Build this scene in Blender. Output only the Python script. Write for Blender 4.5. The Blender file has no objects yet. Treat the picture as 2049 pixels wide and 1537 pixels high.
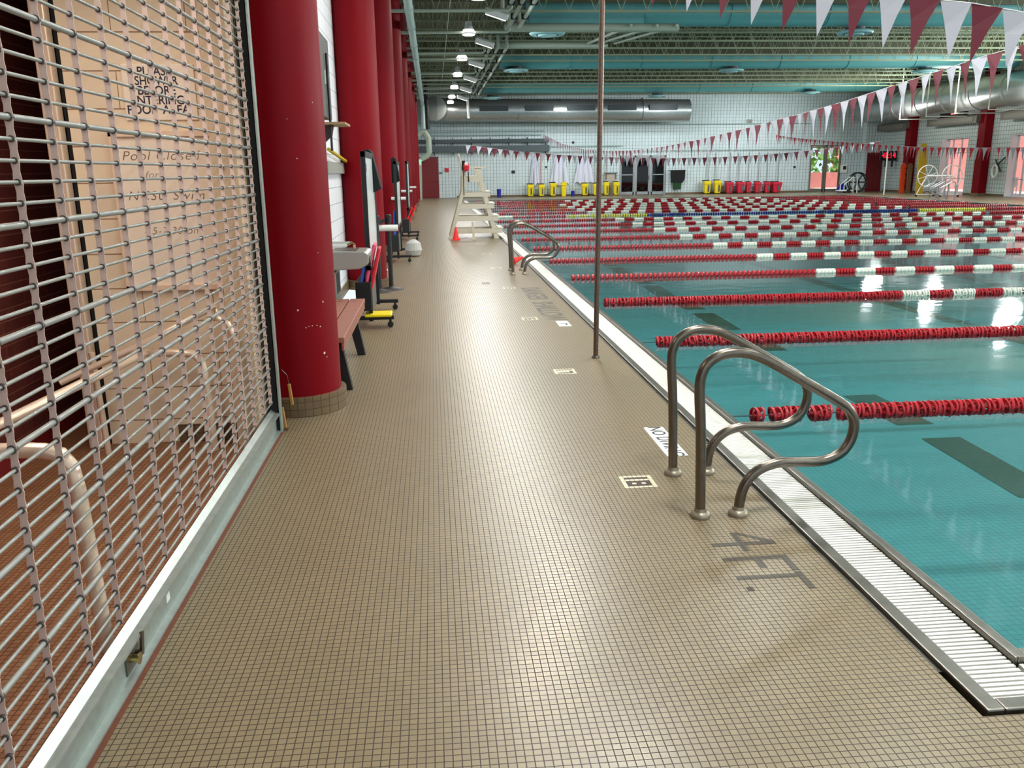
import bpy, math, random
from mathutils import Vector, Matrix
random.seed(7)
C = bpy.context.scene.collection
S = bpy.context.scene
PI = math.pi
# ---------------------------------------------------------------- camera
RR = [[0.9957654395585603, -0.09105231986255316, -0.012675347269188248],
      [-0.034504299279122436, -0.24237227433718062, -0.9695695611785052],
      [0.08520940506777383, 0.9659012142451575, -0.24448763078676652]]
F = 1694.38
EYE = Vector((0, 0, 1.61))
cam = bpy.data.cameras.new('camera')
cam.sensor_width = 36
cam.lens = F / 2049 * 36
cam.clip_end = 300
cam.clip_start = 0.05
camo = bpy.data.objects.new('camera', cam)
C.objects.link(camo)
r, d, f = [Vector(v) for v in RR]
M = Matrix((r, -d, -f)).transposed().to_4x4()
M.translation = EYE
camo.matrix_world = M
S.camera = camo

# a pixel of the 2049x1537 frame turned into a point on a plane of the place
def ray(px, py):
    v = Vector(((px - 1024.5) / F, (py - 768.5) / F, 1))
    return r * v.x + d * v.y + f * v.z
def atz(px, py, z=0.0):
    k = ray(px, py); return EYE + k * ((z - EYE.z) / k.z)
def atx(px, py, x):
    k = ray(px, py); return EYE + k * (x / k.x)
def aty(px, py, y):
    k = ray(px, py); return EYE + k * (y / k.y)

# ---------------------------------------------------------------- light and exposure
S.view_settings.view_transform = 'Standard'
S.view_settings.look = 'None'
S.view_settings.gamma = 1
S.view_settings.exposure = 0.0
S.cycles.max_bounces = 6
S.cycles.diffuse_bounces = 3
S.cycles.glossy_bounces = 3
S.cycles.transparent_max_bounces = 12
S.cycles.sample_clamp_indirect = 4
S.cycles.caustics_reflective = False
S.cycles.caustics_refractive = False
W = bpy.data.worlds.new('world'); S.world = W; W.use_nodes = True
bg = W.node_tree.nodes['Background']
bg.inputs[0].default_value = (0.80, 0.92, 1.0, 1)
bg.inputs[1].default_value = 1.15
def area(name, loc, sx, sy, power, col=(1, 1, 1), rot=(0, 0, 0), spread=None):
    l = bpy.data.lights.new(name, 'AREA'); l.shape = 'RECTANGLE'
    l.size = sx; l.size_y = sy; l.energy = power; l.color = col
    if spread: l.spread = spread
    o = bpy.data.objects.new(name, l); o.location = loc; o.rotation_euler = rot
    C.objects.link(o); return o
# high-bay rows over the left deck (every 5.2 m, on past the frame's top edge)
for y in (-0.2, 5.0, 10.2, 15.4, 20.6, 25.8, 31.4, 36.6, 41.9, 47.2, 50.8):
    area('high_bay_light', (1.17, y, 5.34), .32, .32, {10.2: 110, -0.2: 30}.get(y, 50), (1, .94, .84))
for y in (2.5, 7.6, 12.7, 17.7, 22.8, 27.7, 32.9, 38.0, 42.8, 47.6):
    area('flood_light', (1.9, y, 5.25), .5, .3, 190, (.96, .99, 1), (0, -.5, 0))
# unseen fill lights added above the near pool end to brighten the water
for x in (5, 10, 15, 20):
    for y in (-1.5, 3, 7.5, 12):
        area('pool_fill_light', (x, y, 5.6), .5, .5, 80, (.90, 1, .98))
# rows along the right wall's duct: floods added to brighten the water, and uplights at the ceiling
for y in (5, 10, 15, 20, 25, 30, 35, 41, 47):
    area('water_fill_light', (25.0, y, 5.3), .6, .6, 520 if y < 38 else 300, (.93, .99, 1), (0, .75, 0))
    area('uplight', (25.4, y, 4.6), .6, .6, 260, (.90, 1, .92), (0, PI - .55, 0))
for y in (22, 27, 32, 37, 42, 47):
    area('duct_uplight', (25.7, y, 4.1), .25, .25, 45, (1, 1, .92), (0, PI + .9, 0))
for y in (44, 47.5):
    for x in (8, 14, 20):
        area('end_lamp', (x, y + 3, 5.3), .4, .4, 110, (.92, .98, 1), (.25, 0, 0))
# sun on the courtyard outside the right wall
sun = bpy.data.lights.new('sun', 'SUN'); sun.energy = 9; sun.angle = .05; sun.color = (1, .96, .9)
so = bpy.data.objects.new('sun', sun); so.rotation_euler = Vector((.42, .25, -.87)).to_track_quat('-Z', 'Y').to_euler(); C.objects.link(so)
# locker corridor behind the grille: warm ceiling panel
area('corridor_light', (-1.75, 3.3, 2.75), .5, 2.4, 34, (1, .84, .70))

# ---------------------------------------------------------------- materials
MATS = {}
def nt(name):
    m = bpy.data.materials.new(name); m.use_nodes = True
    t = m.node_tree; b = t.nodes['Principled BSDF']; return m, t, b
def lin(c):
    return tuple(((v / 255) / 12.92 if v / 255 <= .04045 else ((v / 255 + .055) / 1.055) ** 2.4) for v in c) + (1,)
def mat(name, rgb, rough=.5, metal=0, noise=0, scale=8, bump=0, spec=None, emit=0, coat=0):
    if name in MATS: return MATS[name]
    m, t, b = nt(name)
    b.inputs['Base Color'].default_value = lin(rgb)
    b.inputs['Roughness'].default_value = rough
    b.inputs['Metallic'].default_value = metal
    if spec is not None: b.inputs['Specular IOR Level'].default_value = spec
    if coat: b.inputs['Coat Weight'].default_value = coat
    if emit:
        b.inputs['Emission Color'].default_value = lin(rgb); b.inputs['Emission Strength'].default_value = emit
    if noise or bump:
        g = t.nodes.new('ShaderNodeNewGeometry'); n = t.nodes.new('ShaderNodeTexNoise')
        n.inputs['Scale'].default_value = scale; n.inputs['Detail'].default_value = 5
        t.links.new(g.outputs['Position'], n.inputs['Vector'])
        if noise:
            mx = t.nodes.new('ShaderNodeMix'); mx.data_type = 'RGBA'
            mx.inputs[6].default_value = lin(tuple(v * (1 - noise) for v in rgb))
            mx.inputs[7].default_value = lin(tuple(min(255, v * (1 + noise)) for v in rgb))
            t.links.new(n.outputs['Fac'], mx.inputs[0]); t.links.new(mx.outputs[2], b.inputs['Base Color'])
        if bump:
            bp = t.nodes.new('ShaderNodeBump'); bp.inputs['Strength'].default_value = bump
            bp.inputs['Distance'].default_value = .01
            t.links.new(n.outputs['Fac'], bp.inputs['Height']); t.links.new(bp.outputs[0], b.inputs['Normal'])
    MATS[name] = m; return m
def tiles(name, rgb, grout, size, gw, axes='XY', rough=.4, var=.12, tint=None, patch=.1, bump=.15, stagger=0, spec=None, off=(0, 0)):
    """Rectangular tiles laid on the two named axes of the place."""
    if name in MATS: return MATS[name]
    m, t, b = nt(name); N = t.nodes.new; L = t.links.new
    g = N('ShaderNodeNewGeometry'); sp = N('ShaderNodeSeparateXYZ'); L(g.outputs['Position'], sp.inputs[0])
    def math_(op, a, bb=None, c=None):
        n = N('ShaderNodeMath'); n.operation = op
        for i, v in enumerate((a, bb, c)):
            if v is None: continue
            if isinstance(v, (int, float)): n.inputs[i].default_value = v
            else: L(v, n.inputs[i])
        return n.outputs[0]
    u = math_('DIVIDE', math_('ADD', sp.outputs[axes[0]], off[0] + 200.0 * size[0]), size[0])
    v = math_('DIVIDE', math_('ADD', sp.outputs[axes[1]], off[1] + 200.0 * size[1]), size[1])
    fv = math_('FLOOR', v)
    if stagger: u = math_('ADD', u, math_('MULTIPLY', math_('MODULO', fv, 2.0), stagger))
    fu = math_('FLOOR', u)
    du = math_('SUBTRACT', u, fu); dv = math_('SUBTRACT', v, fv)
    gu = math_('LESS_THAN', du, gw[0] / size[0]); gv = math_('LESS_THAN', dv, gw[1] / size[1])
    gm = math_('MAXIMUM', gu, gv)
    cb = N('ShaderNodeCombineXYZ'); L(fu, cb.inputs[0]); L(fv, cb.inputs[1])
    wn = N('ShaderNodeTexWhiteNoise'); L(cb.outputs[0], wn.inputs['Vector'])
    ns = N('ShaderNodeTexNoise'); ns.inputs['Scale'].default_value = 1.3; ns.inputs['Detail'].default_value = 6
    L(g.outputs['Position'], ns.inputs['Vector'])
    k = math_('ADD', math_('MULTIPLY', math_('SUBTRACT', wn.outputs['Value'], .5), 2 * var),
              math_('MULTIPLY', math_('SUBTRACT', ns.outputs['Fac'], .5), 2 * patch))
    k = math_('ADD', k, 1.0)
    base = N('ShaderNodeMix'); base.data_type = 'RGBA'
    base.inputs[6].default_value = lin(rgb); base.inputs[7].default_value = lin(tint or rgb)
    L(wn.outputs['Color'], base.inputs[0])
    vm = N('ShaderNodeVectorMath'); vm.operation = 'SCALE'; L(base.outputs[2], vm.inputs[0]); L(k, vm.inputs['Scale'])
    mx = N('ShaderNodeMix'); mx.data_type = 'RGBA'; L(gm, mx.inputs[0]); L(vm.outputs[0], mx.inputs[6])
    mx.inputs[7].default_value = lin(grout); L(mx.outputs[2], b.inputs['Base Color'])
    rg = math_('ADD', math_('MULTIPLY', gm, .3), math_('ADD', rough - .02, math_('MULTIPLY', wn.outputs['Value'], .04)))
    L(rg, b.inputs['Roughness'])
    if spec is not None: b.inputs['Specular IOR Level'].default_value = spec
    if bump:
        bp = N('ShaderNodeBump'); bp.inputs['Strength'].default_value = bump; bp.inputs['Distance'].default_value = .004
        L(math_('SUBTRACT', 1.0, gm), bp.inputs['Height']); L(bp.outputs[0], b.inputs['Normal'])
    MATS[name] = m; return m

DECK = tiles('deck_tile', (146, 128, 98), (60, 44, 32), (.0254, .0254), (.0034, .0034), rough=.30, var=.075, tint=(138, 124, 96), patch=.12, spec=.6)
CORR = tiles('corridor_tile', (158, 116, 82), (96, 58, 38), (.0254, .0254), (.004, .004), rough=.45, var=.12, tint=(134, 84, 52), patch=.2)
DARKT = tiles('dark_mosaic', (74, 66, 56), (62, 50, 38), (.0254, .0254), (.003, .003), rough=.4, var=.15)
CREAMT = tiles('cream_mosaic', (226, 218, 184), (110, 92, 68), (.0254, .0254), (.003, .003), rough=.4, var=.06)
MAROT = tiles('maroon_mosaic', (58, 26, 24), (70, 50, 40), (.0254, .0254), (.003, .003), rough=.4, var=.2)
COVE = tiles('cove_tile', (118, 98, 70), (70, 55, 38), (.0508, .0508), (.004, .004), axes='YZ', rough=.4, var=.1)
COVEX = tiles('cove_tile_facing', (112, 92, 66), (70, 55, 38), (.0508, .0508), (.004, .004), axes='XZ', rough=.4, var=.1)
CMUL = tiles('painted_block_left', (232, 234, 240), (150, 152, 158), (.4064, .2032), (.006, .007), axes='YZ', rough=.55, var=.02, patch=.03, bump=.5)
CMUC = tiles('cream_block', (236, 214, 184), (150, 118, 92), (.4064, .2032), (.005, .007), axes='XZ', rough=.6, var=.03, stagger=.5, bump=.6, patch=.05, off=(0.12, 0.06))
CMUF = tiles('white_block_far', (206, 220, 222), (104, 118, 122), (.20, .2032), (.020, .010), axes='XZ', rough=.5, var=.03, patch=.03, bump=.3)
CMUR = tiles('white_block_right', (204, 216, 214), (96, 110, 108), (.20, .2032), (.020, .016), axes='YZ', rough=.5, var=.03, patch=.03, bump=.3)
BRICKD = tiles('dark_red_brick', (84, 24, 16), (120, 66, 44), (.30, .0677), (.003, .005), axes='YZ', rough=.7, var=.12, stagger=.5, bump=.4)
BRICKO = tiles('courtyard_brick', (206, 130, 124), (190, 120, 112), (.2, .0677), (.01, .012), axes='YZ', rough=.8, var=.08, stagger=.5)
BRICKOX = tiles('courtyard_brick_facing', (190, 120, 114), (190, 120, 112), (.2, .0677), (.01, .012), axes='XZ', rough=.8, var=.08, stagger=.5)
POOLT = tiles('pool_tile', (76, 132, 134), (58, 110, 114), (.0508, .0508), (.004, .004), rough=.5, var=.07, patch=.06, bump=0)
POOLD = tiles('pool_marking_tile', (34, 58, 44), (52, 84, 66), (.0508, .0508), (.003, .003), rough=.5, var=.15, bump=0)
RED = mat('red_paint', (122, 0, 15), .5, noise=.06, scale=3, bump=.06, spec=.14)
REDD = mat('red_door_paint', (112, 6, 16), .45, noise=.05)
STEEL = mat('brushed_steel', (118, 110, 100), .30, 1, noise=.10, scale=30)
STEELD = mat('dull_steel', (120, 116, 108), .38, 1, noise=.16, scale=14)
GALV = mat('galvanised_steel', (176, 186, 180), .42, .75, noise=.10, scale=24)
ALU = mat('aluminium_rod', (150, 152, 148), .42, .55)
LINK = mat('link_strap', (226, 200, 188), .5, .15)
BUSH = mat('rubber_bushing', (82, 74, 70), .5, .2)
WHITEP = mat('white_plastic', (232, 232, 226), .4)
GRATE = mat('white_grating', (236, 234, 226), .38)
BLACK = mat('black_metal', (16, 16, 17), .45)
VOID = mat('dark_gap', (6, 5, 5), .8)
CHAIR = mat('beige_chair_paint', (208, 200, 180), .5)
PIPE = mat('grey_green_pipe', (158, 170, 156), .5)
PIPEW = mat('pale_drain_pipe', (176, 200, 196), .45)
JOIST = mat('joist_paint', (146, 156, 128), .6)
JOISTD = mat('girder_paint', (84, 84, 62), .6)
DECKR = mat('roof_deck', (104, 106, 80), .7, noise=.2, scale=2)
DUCTF = mat('pale_blue_duct', (100, 166, 168), .45)
DUCTM = mat('bare_metal_duct', (176, 180, 180), .33, .8, noise=.08, scale=6)
LOUV = mat('grille_dark', (40, 48, 52), .6)
RAILW = mat('cream_pipe_paint', (240, 216, 192), .25, .3)
WOODR = mat('bench_wood', (146, 92, 76), .5, noise=.14, scale=20, bump=.2)
PLYW = mat('shelf_wood', (160, 128, 88), .6, noise=.1)
GREYB = mat('grey_box', (84, 82, 80), .5)
GREYL = mat('light_grey_plastic', (150, 152, 144), .5)
YEL = mat('yellow_plastic', (240, 214, 10), .4)
YELD = mat('ochre_board', (200, 172, 32), .45)
BLUE = mat('blue_plastic', (22, 30, 150), .4)
BLUEF = mat('blue_foam', (52, 92, 190), .6)
PINKF = mat('pink_foam', (232, 84, 120), .6)
REDF = mat('red_foam', (196, 26, 44), .6)
REDBIN = mat('red_bin', (206, 30, 58), .45)
ORANGE = mat('orange_plastic', (246, 78, 24), .5)
BROWNB = mat('brown_board', (128, 88, 58), .6)
CONE = mat('cone_orange', (250, 40, 34), .5)
ROPER = mat('red_float', (176, 30, 40), .35)
ROPEW = mat('white_float', (236, 238, 224), .4)
ROPEY = mat('yellow_float', (232, 226, 90), .4)
ROPEB = mat('blue_float', (24, 50, 140), .4)
ROPEK = mat('dark_float', (20, 22, 34), .4)
CABLE = mat('steel_cable', (70, 80, 84), .4, .6)
FLW = mat('white_pennant', (184, 182, 190), .6)
FLR = mat('maroon_pennant', (104, 20, 38), .6)
FLO = mat('scarlet_pennant', (206, 40, 44), .6)
TEXTK = mat('black_lettering', (18, 18, 24), .6)
TEXTN = mat('navy_lettering', (28, 26, 58), .6)
SIGN = mat('cream_sign', (246, 228, 206), .4)
WBOARD = mat('whiteboard_face', (226, 232, 232), .2)
PENCIL = mat('marker_ink', (120, 92, 78), .7)
BRASS = mat('brass', (200, 176, 120), .2, 1)
GREENF = mat('green_fabric', (16, 60, 26), .8)
BLACKF = mat('black_fabric', (10, 11, 12), .85)
FRAMEG = mat('window_frame_grey', (150, 154, 156), .4, .5)
FRAMED = mat('door_frame_grey', (118, 112, 100), .5, .4)
EXITG = mat('green_letters', (30, 255, 120), .5, emit=3)
DIGIT = mat('red_digits', (255, 20, 50), .5, emit=2)
LAMPG = mat('lamp_glow', (255, 252, 240), .5, emit=9)
LEAF = mat('leaf_green', (86, 130, 52), .8, noise=.4, scale=3)
GROUT_W = mat('sill_white', (226, 230, 232), .5)
SHADEJ = mat('shaded_jamb', (206, 180, 150), .6, noise=.04)  # beige of the jamb darkened to carry the shade on it
SILLB = mat('brown_sill', (112, 62, 40), .6, noise=.15, scale=40)
CHIP = mat('bare_plaster', (226, 206, 196), .8)
def schlick(t, f0, normal=None):
    # facing-independent Fresnel reflectance from the angle of view
    N = t.nodes.new; L = t.links.new
    g = N('ShaderNodeNewGeometry'); dp = N('ShaderNodeVectorMath'); dp.operation = 'DOT_PRODUCT'
    L(g.outputs['Incoming'], dp.inputs[0]); L(normal or g.outputs['Normal'], dp.inputs[1])
    def m_(op, a, b=None):
        n = N('ShaderNodeMath'); n.operation = op
        for i, v in enumerate((a, b)):
            if v is None: continue
            if isinstance(v, (int, float)): n.inputs[i].default_value = v
            else: L(v, n.inputs[i])
        n.use_clamp = op != 'ABSOLUTE' or True
        return n.outputs[0]
    ab = N('ShaderNodeMath'); ab.operation = 'ABSOLUTE'; L(dp.outputs['Value'], ab.inputs[0])
    k = m_('POWER', m_('SUBTRACT', 1.0, ab.outputs[0]), 5.0)
    return m_('ADD', m_('MULTIPLY', k, 1 - f0), f0)
def glass(name, tint, refl=.12, vis=.9):
    m = bpy.data.materials.new(name); m.use_nodes = True; t = m.node_tree; t.nodes.clear()
    o = t.nodes.new('ShaderNodeOutputMaterial'); mx = t.nodes.new('ShaderNodeMixShader')
    tr = t.nodes.new('ShaderNodeBsdfTransparent'); gl = t.nodes.new('ShaderNodeBsdfGlossy')
    tr.inputs[0].default_value = lin(tint); gl.inputs['Roughness'].default_value = .02
    t.links.new(schlick(t, .04), mx.inputs[0]); t.links.new(tr.outputs[0], mx.inputs[1]); t.links.new(gl.outputs[0], mx.inputs[2])
    t.links.new(mx.outputs[0], o.inputs[0]); return m
GLASS = glass('window_glass', (246, 250, 252)); GLASSD = glass('dark_door_glass', (120, 126, 126))
def water():
    m = bpy.data.materials.new('pool_water'); m.use_nodes = True; t = m.node_tree; t.nodes.clear()
    N = t.nodes.new; L = t.links.new
    o = N('ShaderNodeOutputMaterial'); mx = N('ShaderNodeMixShader')
    tr = N('ShaderNodeBsdfTransparent'); gl = N('ShaderNodeBsdfGlossy')
    tr.inputs[0].default_value = lin((226, 248, 248)); gl.inputs['Roughness'].default_value = .05
    g = N('ShaderNodeNewGeometry'); mp = N('ShaderNodeMapping'); mp.inputs['Scale'].default_value = (.8, 1.0, 1)
    ns = N('ShaderNodeTexNoise'); ns.inputs['Scale'].default_value = 3.4; ns.inputs['Detail'].default_value = 3
    L(g.outputs['Position'], mp.inputs[0]); L(mp.outputs[0], ns.inputs['Vector'])
    bp = N('ShaderNodeBump'); bp.inputs['Strength'].default_value = .10; bp.inputs['Distance'].default_value = .02
    L(ns.outputs['Fac'], bp.inputs['Height']); L(bp.outputs[0], gl.inputs['Normal'])
    L(schlick(t, .02, bp.outputs[0]), mx.inputs[0]); L(tr.outputs[0], mx.inputs[1]); L(gl.outputs[0], mx.inputs[2]); L(mx.outputs[0], o.inputs[0])
    return m
WATER = water()

# ---------------------------------------------------------------- mesh helpers
class MB:
    def __init__(s): s.v = []; s.f = []
    def box(s, x0, x1, y0, y1, z0, z1):
        b = len(s.v)
        s.v += [(x, y, z) for x in (x0, x1) for y in (y0, y1) for z in (z0, z1)]
        s.f += [tuple(b + i for i in q) for q in ((0, 1, 3, 2), (4, 6, 7, 5), (0, 4, 5, 1), (2, 3, 7, 6), (0, 2, 6, 4), (1, 5, 7, 3))]
        return s
    def bar(s, p, q, w, h, up=(0, 0, 1)):
        p, q, up = Vector(p), Vector(q), Vector(up); a = (q - p).normalized()
        u = a.cross(up)
        if u.length < 1e-5: u = a.cross(Vector((1, 0, 0)))
        u.normalize(); n = u.cross(a).normalized(); b = len(s.v)
        for c in (p, q):
            for i, j in ((-1, -1), (1, -1), (1, 1), (-1, 1)): s.v.append(tuple(c + u * (w / 2 * i) + n * (h / 2 * j)))
        s.f += [(b, b + 1, b + 2, b + 3), (b + 7, b + 6, b + 5, b + 4)] + [(b + i, b + 4 + i, b + 4 + (i + 1) % 4, b + (i + 1) % 4) for i in range(4)]
        return s
    def tube(s, pts, rad, n=10, cap=True):
        pts = [Vector(p) for p in pts]
        rads = rad if isinstance(rad, (list, tuple)) else [rad] * len(pts)
        b = len(s.v); u = None
        for i, p in enumerate(pts):
            a = (pts[min(i + 1, len(pts) - 1)] - pts[max(i - 1, 0)]).normalized()
            if u is None:
                u = a.cross(Vector((0, 0, 1)))
                if u.length < 1e-4: u = a.cross(Vector((1, 0, 0)))
            u = (u - a * u.dot(a)).normalized(); w = a.cross(u)
            for k in range(n):
                t = 2 * PI * k / n; s.v.append(tuple(p + (u * math.cos(t) + w * math.sin(t)) * rads[i]))
        for i in range(len(pts) - 1):
            for k in range(n):
                s.f.append((b + i * n + k, b + (i + 1) * n + k, b + (i + 1) * n + (k + 1) % n, b + i * n + (k + 1) % n))
        if cap:
            s.f.append(tuple(b + k for k in range(n))); e = b + (len(pts) - 1) * n
            s.f.append(tuple(e + n - 1 - k for k in range(n)))
        return s
    def lathe(s, prof, c=(0, 0, 0), n=24):
        b = len(s.v)
        for rr, z in prof:
            for k in range(n):
                t = 2 * PI * k / n; s.v.append((c[0] + rr * math.cos(t), c[1] + rr * math.sin(t), c[2] + z))
        for i in range(len(prof) - 1):
            for k in range(n):
                s.f.append((b + i * n + k, b + i * n + (k + 1) % n, b + (i + 1) * n + (k + 1) % n, b + (i + 1) * n + k))
        if prof[0][0] > 0: s.f.append(tuple(b + n - 1 - k for k in range(n)))
        if prof[-1][0] > 0: e = b + (len(prof) - 1) * n; s.f.append(tuple(e + k for k in range(n)))
        return s
    def prism(s, poly, a, b_, axis='Y'):
        n = len(poly); b = len(s.v)
        def P(u, v, w): return {'Y': (u, w, v), 'X': (w, u, v), 'Z': (u, v, w)}[axis]
        s.v += [P(u, v, a) for u, v in poly] + [P(u, v, b_) for u, v in poly]
        s.f += [tuple(b + i for i in range(n)), tuple(b + 2 * n - 1 - i for i in range(n))]
        s.f += [(b + i, b + n + i, b + n + (i + 1) % n, b + (i + 1) % n) for i in range(n)]
        return s
    def build(s, name, m, parent=None, bevel=0, smooth=False, loc=None):
        me = bpy.data.meshes.new(name); me.from_pydata(s.v, [], s.f)
        me.materials.append(m)
        o = bpy.data.objects.new(name, me); C.objects.link(o)
        if loc is not None:
            o.location = loc
        if parent is not None:
            o.parent = parent
            if not parent.get('local'): o.location = -Vector(parent.location) if loc is None else Vector(loc) - Vector(parent.location)
        import bmesh
        bm = bmesh.new(); bm.from_mesh(me); bmesh.ops.recalc_face_normals(bm, faces=bm.faces); bm.to_mesh(me); bm.free()
        if smooth:
            me.polygons.foreach_set('use_smooth', [True] * len(me.polygons))
            try: me.set_sharp_from_angle(angle=math.radians(40))
            except Exception: pass
        if bevel:
            md = o.modifiers.new('bevel', 'BEVEL'); md.width = bevel; md.segments = 2; md.limit_method = 'ANGLE'
        return o
def B(*a): return MB().box(*a)
def tag(o, label=None, cat=None, group=None, kind=None):
    if label: o['label'] = label
    if cat: o['category'] = cat
    if group: o['group'] = group
    if kind: o['kind'] = kind
    return o
def thing(name, loc, label, cat, group=None, rz=0):
    o = bpy.data.objects.new(name, None); o.location = loc; o.rotation_euler = (0, 0, rz); C.objects.link(o)
    o.empty_display_size = .1
    return tag(o, label, cat, group)
def lthing(name, loc, label, cat, group=None, rz=0):
    """a thing whose parts are written in its own coordinates, origin at its base"""
    o = thing(name, loc, label, cat, group, rz); o['local'] = 1; return o
def struct(o): o['kind'] = 'structure'; return o
def dup(root, loc, label, rz=None, group=None):
    n = root.copy(); C.objects.link(n); n.location = loc
    if rz is not None: n.rotation_euler = (0, 0, rz)
    n['label'] = label
    if group: n['group'] = group
    def rec(a, b):
        for ch in kids.get(a, []):
            c = ch.copy(); C.objects.link(c); c.parent = b; rec(ch, c)
    kids = {}
    for o in bpy.data.objects:
        if o.parent: kids.setdefault(o.parent, []).append(o)
    rec(root, n); return n
def text(name, s, size, m, loc, rot, parent=None, extr=.001, offset=0, sx=1, align='CENTER', shear=0, space=1, line=1):
    cu = bpy.data.curves.new(name, 'FONT'); cu.body = s; cu.size = size; cu.extrude = extr; cu.offset = offset
    cu.align_x = align; cu.align_y = 'CENTER'; cu.shear = shear; cu.space_character = space; cu.space_line = line
    cu.materials.append(m); o = bpy.data.objects.new(name, cu); C.objects.link(o)
    o.scale = (sx, 1, 1); o.rotation_euler = rot
    me = bpy.data.meshes.new_from_object(o.evaluated_get(bpy.context.evaluated_depsgraph_get()))
    bpy.data.objects.remove(o)
    o = bpy.data.objects.new(name, me); C.objects.link(o)
    o.scale = (sx, 1, 1); o.rotation_euler = rot
    o.location = loc
    if parent is not None:
        o.parent = parent
        if not parent.get('local'): o.location = Vector(loc) - Vector(parent.location)
    return o
def ordinal(i): return ['nearest', 'second nearest', 'third nearest', 'fourth nearest', 'fifth nearest', 'sixth nearest', 'seventh nearest', 'eighth nearest', 'ninth nearest', 'tenth nearest', 'eleventh nearest', 'twelfth nearest', 'thirteenth nearest', 'fourteenth nearest', 'fifteenth nearest', 'sixteenth nearest', 'farthest'][i]

# ================================================================ SHELL
XL, XR, YF, ZT = -1.25, 29.0, 54.4, 6.9
PX0, PX1, PY0, PY1 = 1.935, 23.5, 2.42, 48.3          # water
GX0, GY0 = 1.615, 2.10                                 # gutter's outer edge
DX = 1.592                                             # deck ends here, beside the trench
def slab(m, rects, z0=-.12, z1=0.):
    for q in rects: m.box(*q, z0, z1)
    return m
fl = slab(MB(), [(-1.03, DX, -3, YF), (DX, XR, -3, GY0 - .012), (24.0, XR, GY0 - .012, YF), (DX, 24.0, PY1 + .42, YF)])
struct(fl.build('floor', DECK))
struct(slab(MB(), [(-3.2, -1.03, -3, 9)]).build('floor_corridor', CORR))
struct(B(XL - .2, XL, 5.6, YF, 0, ZT).build('wall_left', CMUL))
struct(B(XL, XL + .02, 6.3, YF, 0, .13).build('baseboard_left', COVE))
struct(B(-3, XR + .3, YF, YF + .25, 0, ZT).build('wall_far', CMUF)) if 0 else None
struct(B(-6, XR + .5, 9, YF + 1, 7.05, 7.15).build('ceiling', DECKR))
struct(B(-6, XR + .5, -6, 9, 7.05, 7.15).build('ceiling_near', DECKR))
# far wall with two glazed door openings
GA = (11.82, 14.80, 2.42)        # grey triple door
GB = (24.25, 26.35, 2.95)        # double door to the garden
m = MB()
m.box(-1.5, GA[0], YF, YF + .25, 0, ZT); m.box(GA[0], GA[1], YF, YF + .25, GA[2], ZT)
m.box(GA[1], GB[0], YF, YF + .25, 0, ZT); m.box(GB[0], GB[1], YF, YF + .25, GB[2], ZT); m.box(GB[1], XR + .3, YF, YF + .25, 0, ZT)
struct(m.build('wall_far', CMUF))
m = MB()
for a, b in ((1.5, GA[0]), (GA[1], GB[0]), (GB[1], XR)): m.box(a, b, YF - .02, YF, 0, .12)
struct(m.build('baseboard_far', COVEX))
# right wall with tall windows
WINS = [(45.25, 47.75), (38.4, 41.8), (31.5, 34.9), (24.5, 27.9), (17.5, 20.9), (10.5, 13.9)]
m = MB(); y = YF
for a, b in WINS:
    m.box(XR, XR + .5, b, y, 0, ZT); m.box(XR, XR + .5, a, b, 3.04, ZT); y = a
m.box(XR, XR + .5, -3, y, 0, ZT)
struct(m.build('wall_right', CMUR))
m = MB(); y = YF
for a, b in WINS: m.box(XR - .02, XR, b, y, 0, .12); y = a
struct(m.build('baseboard_right', COVE))
for i, (a, b) in enumerate(WINS):
    w = thing('window_%d' % (i + 1), (XR + .44, a, 0), None, None); w['kind'] = 'structure'
    x = XR + .44; fr = MB()
    for yy in (a + .03, a + (b - a) * .18, a + (b - a) * .5, a + (b - a) * .82, b - .03): fr.box(x - .04, x + .04, yy - .03, yy + .03, .04, 3.02)
    for zz in (.06, .85, 2.25, 3.0): fr.box(x - .04, x + .04, a, b, zz - .025, zz + .025)
    fr.build('window_frame', mat('window_frame_white', (216, 222, 228), .4), w)
    B(x - .005, x + .005, a + .03, b - .03, .05, 3.0).build('window_pane', GLASS, w)
    B(XR, XR + .5, a, b, 0, .04).build('window_sill', GROUT_W, w)
    MB().box(XR + .001, XR + .40, b - .015, b + .01, .04, 3.04).box(XR + .001, XR + .40, a - .01, a + .015, .04, 3.04).box(XR + .001, XR + .40, a, b, 3.02, 3.05).build('window_reveal', mat('reveal_daylit', (240, 242, 246), .5), w)  # white lining puts the daylight on the reveals into their colour
# courtyard seen through the glazing
struct(B(35.5, 36, 5, 75, -.2, 9).build('wall_courtyard', BRICKO))
struct(B(XR + .5, 60, -3, 75, -.2, -.02).build('ground', mat('courtyard_paving', (196, 188, 180), .8, noise=.08)))
struct(B(20, 34, 66, 66.5, -.2, 1.15).build('wall_garden', BRICKOX))
m = MB()
for i in range(900):
    p = Vector((random.uniform(18, 34.8), random.uniform(67.5, 70), random.uniform(-.02, 8))); a = random.uniform(0, 6.3); q = .16 + random.random() * .25
    b = len(m.v); m.v += [tuple(p + Vector((math.cos(a + k * PI / 2) * q, random.uniform(-.2, .2), math.sin(a + k * PI / 2) * q))) for k in range(4)]; m.f.append((b, b + 1, b + 2, b + 3))
tag(m.build('foliage', LEAF), 'leafy green foliage seen through the far glass doors beyond the low brick wall', 'foliage', kind='stuff')
struct(B(-6, XR + .5, YF + .25, 66, -.2, -.02).build('ground_far', mat('dark_paving', (70, 68, 66), .8)))
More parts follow.
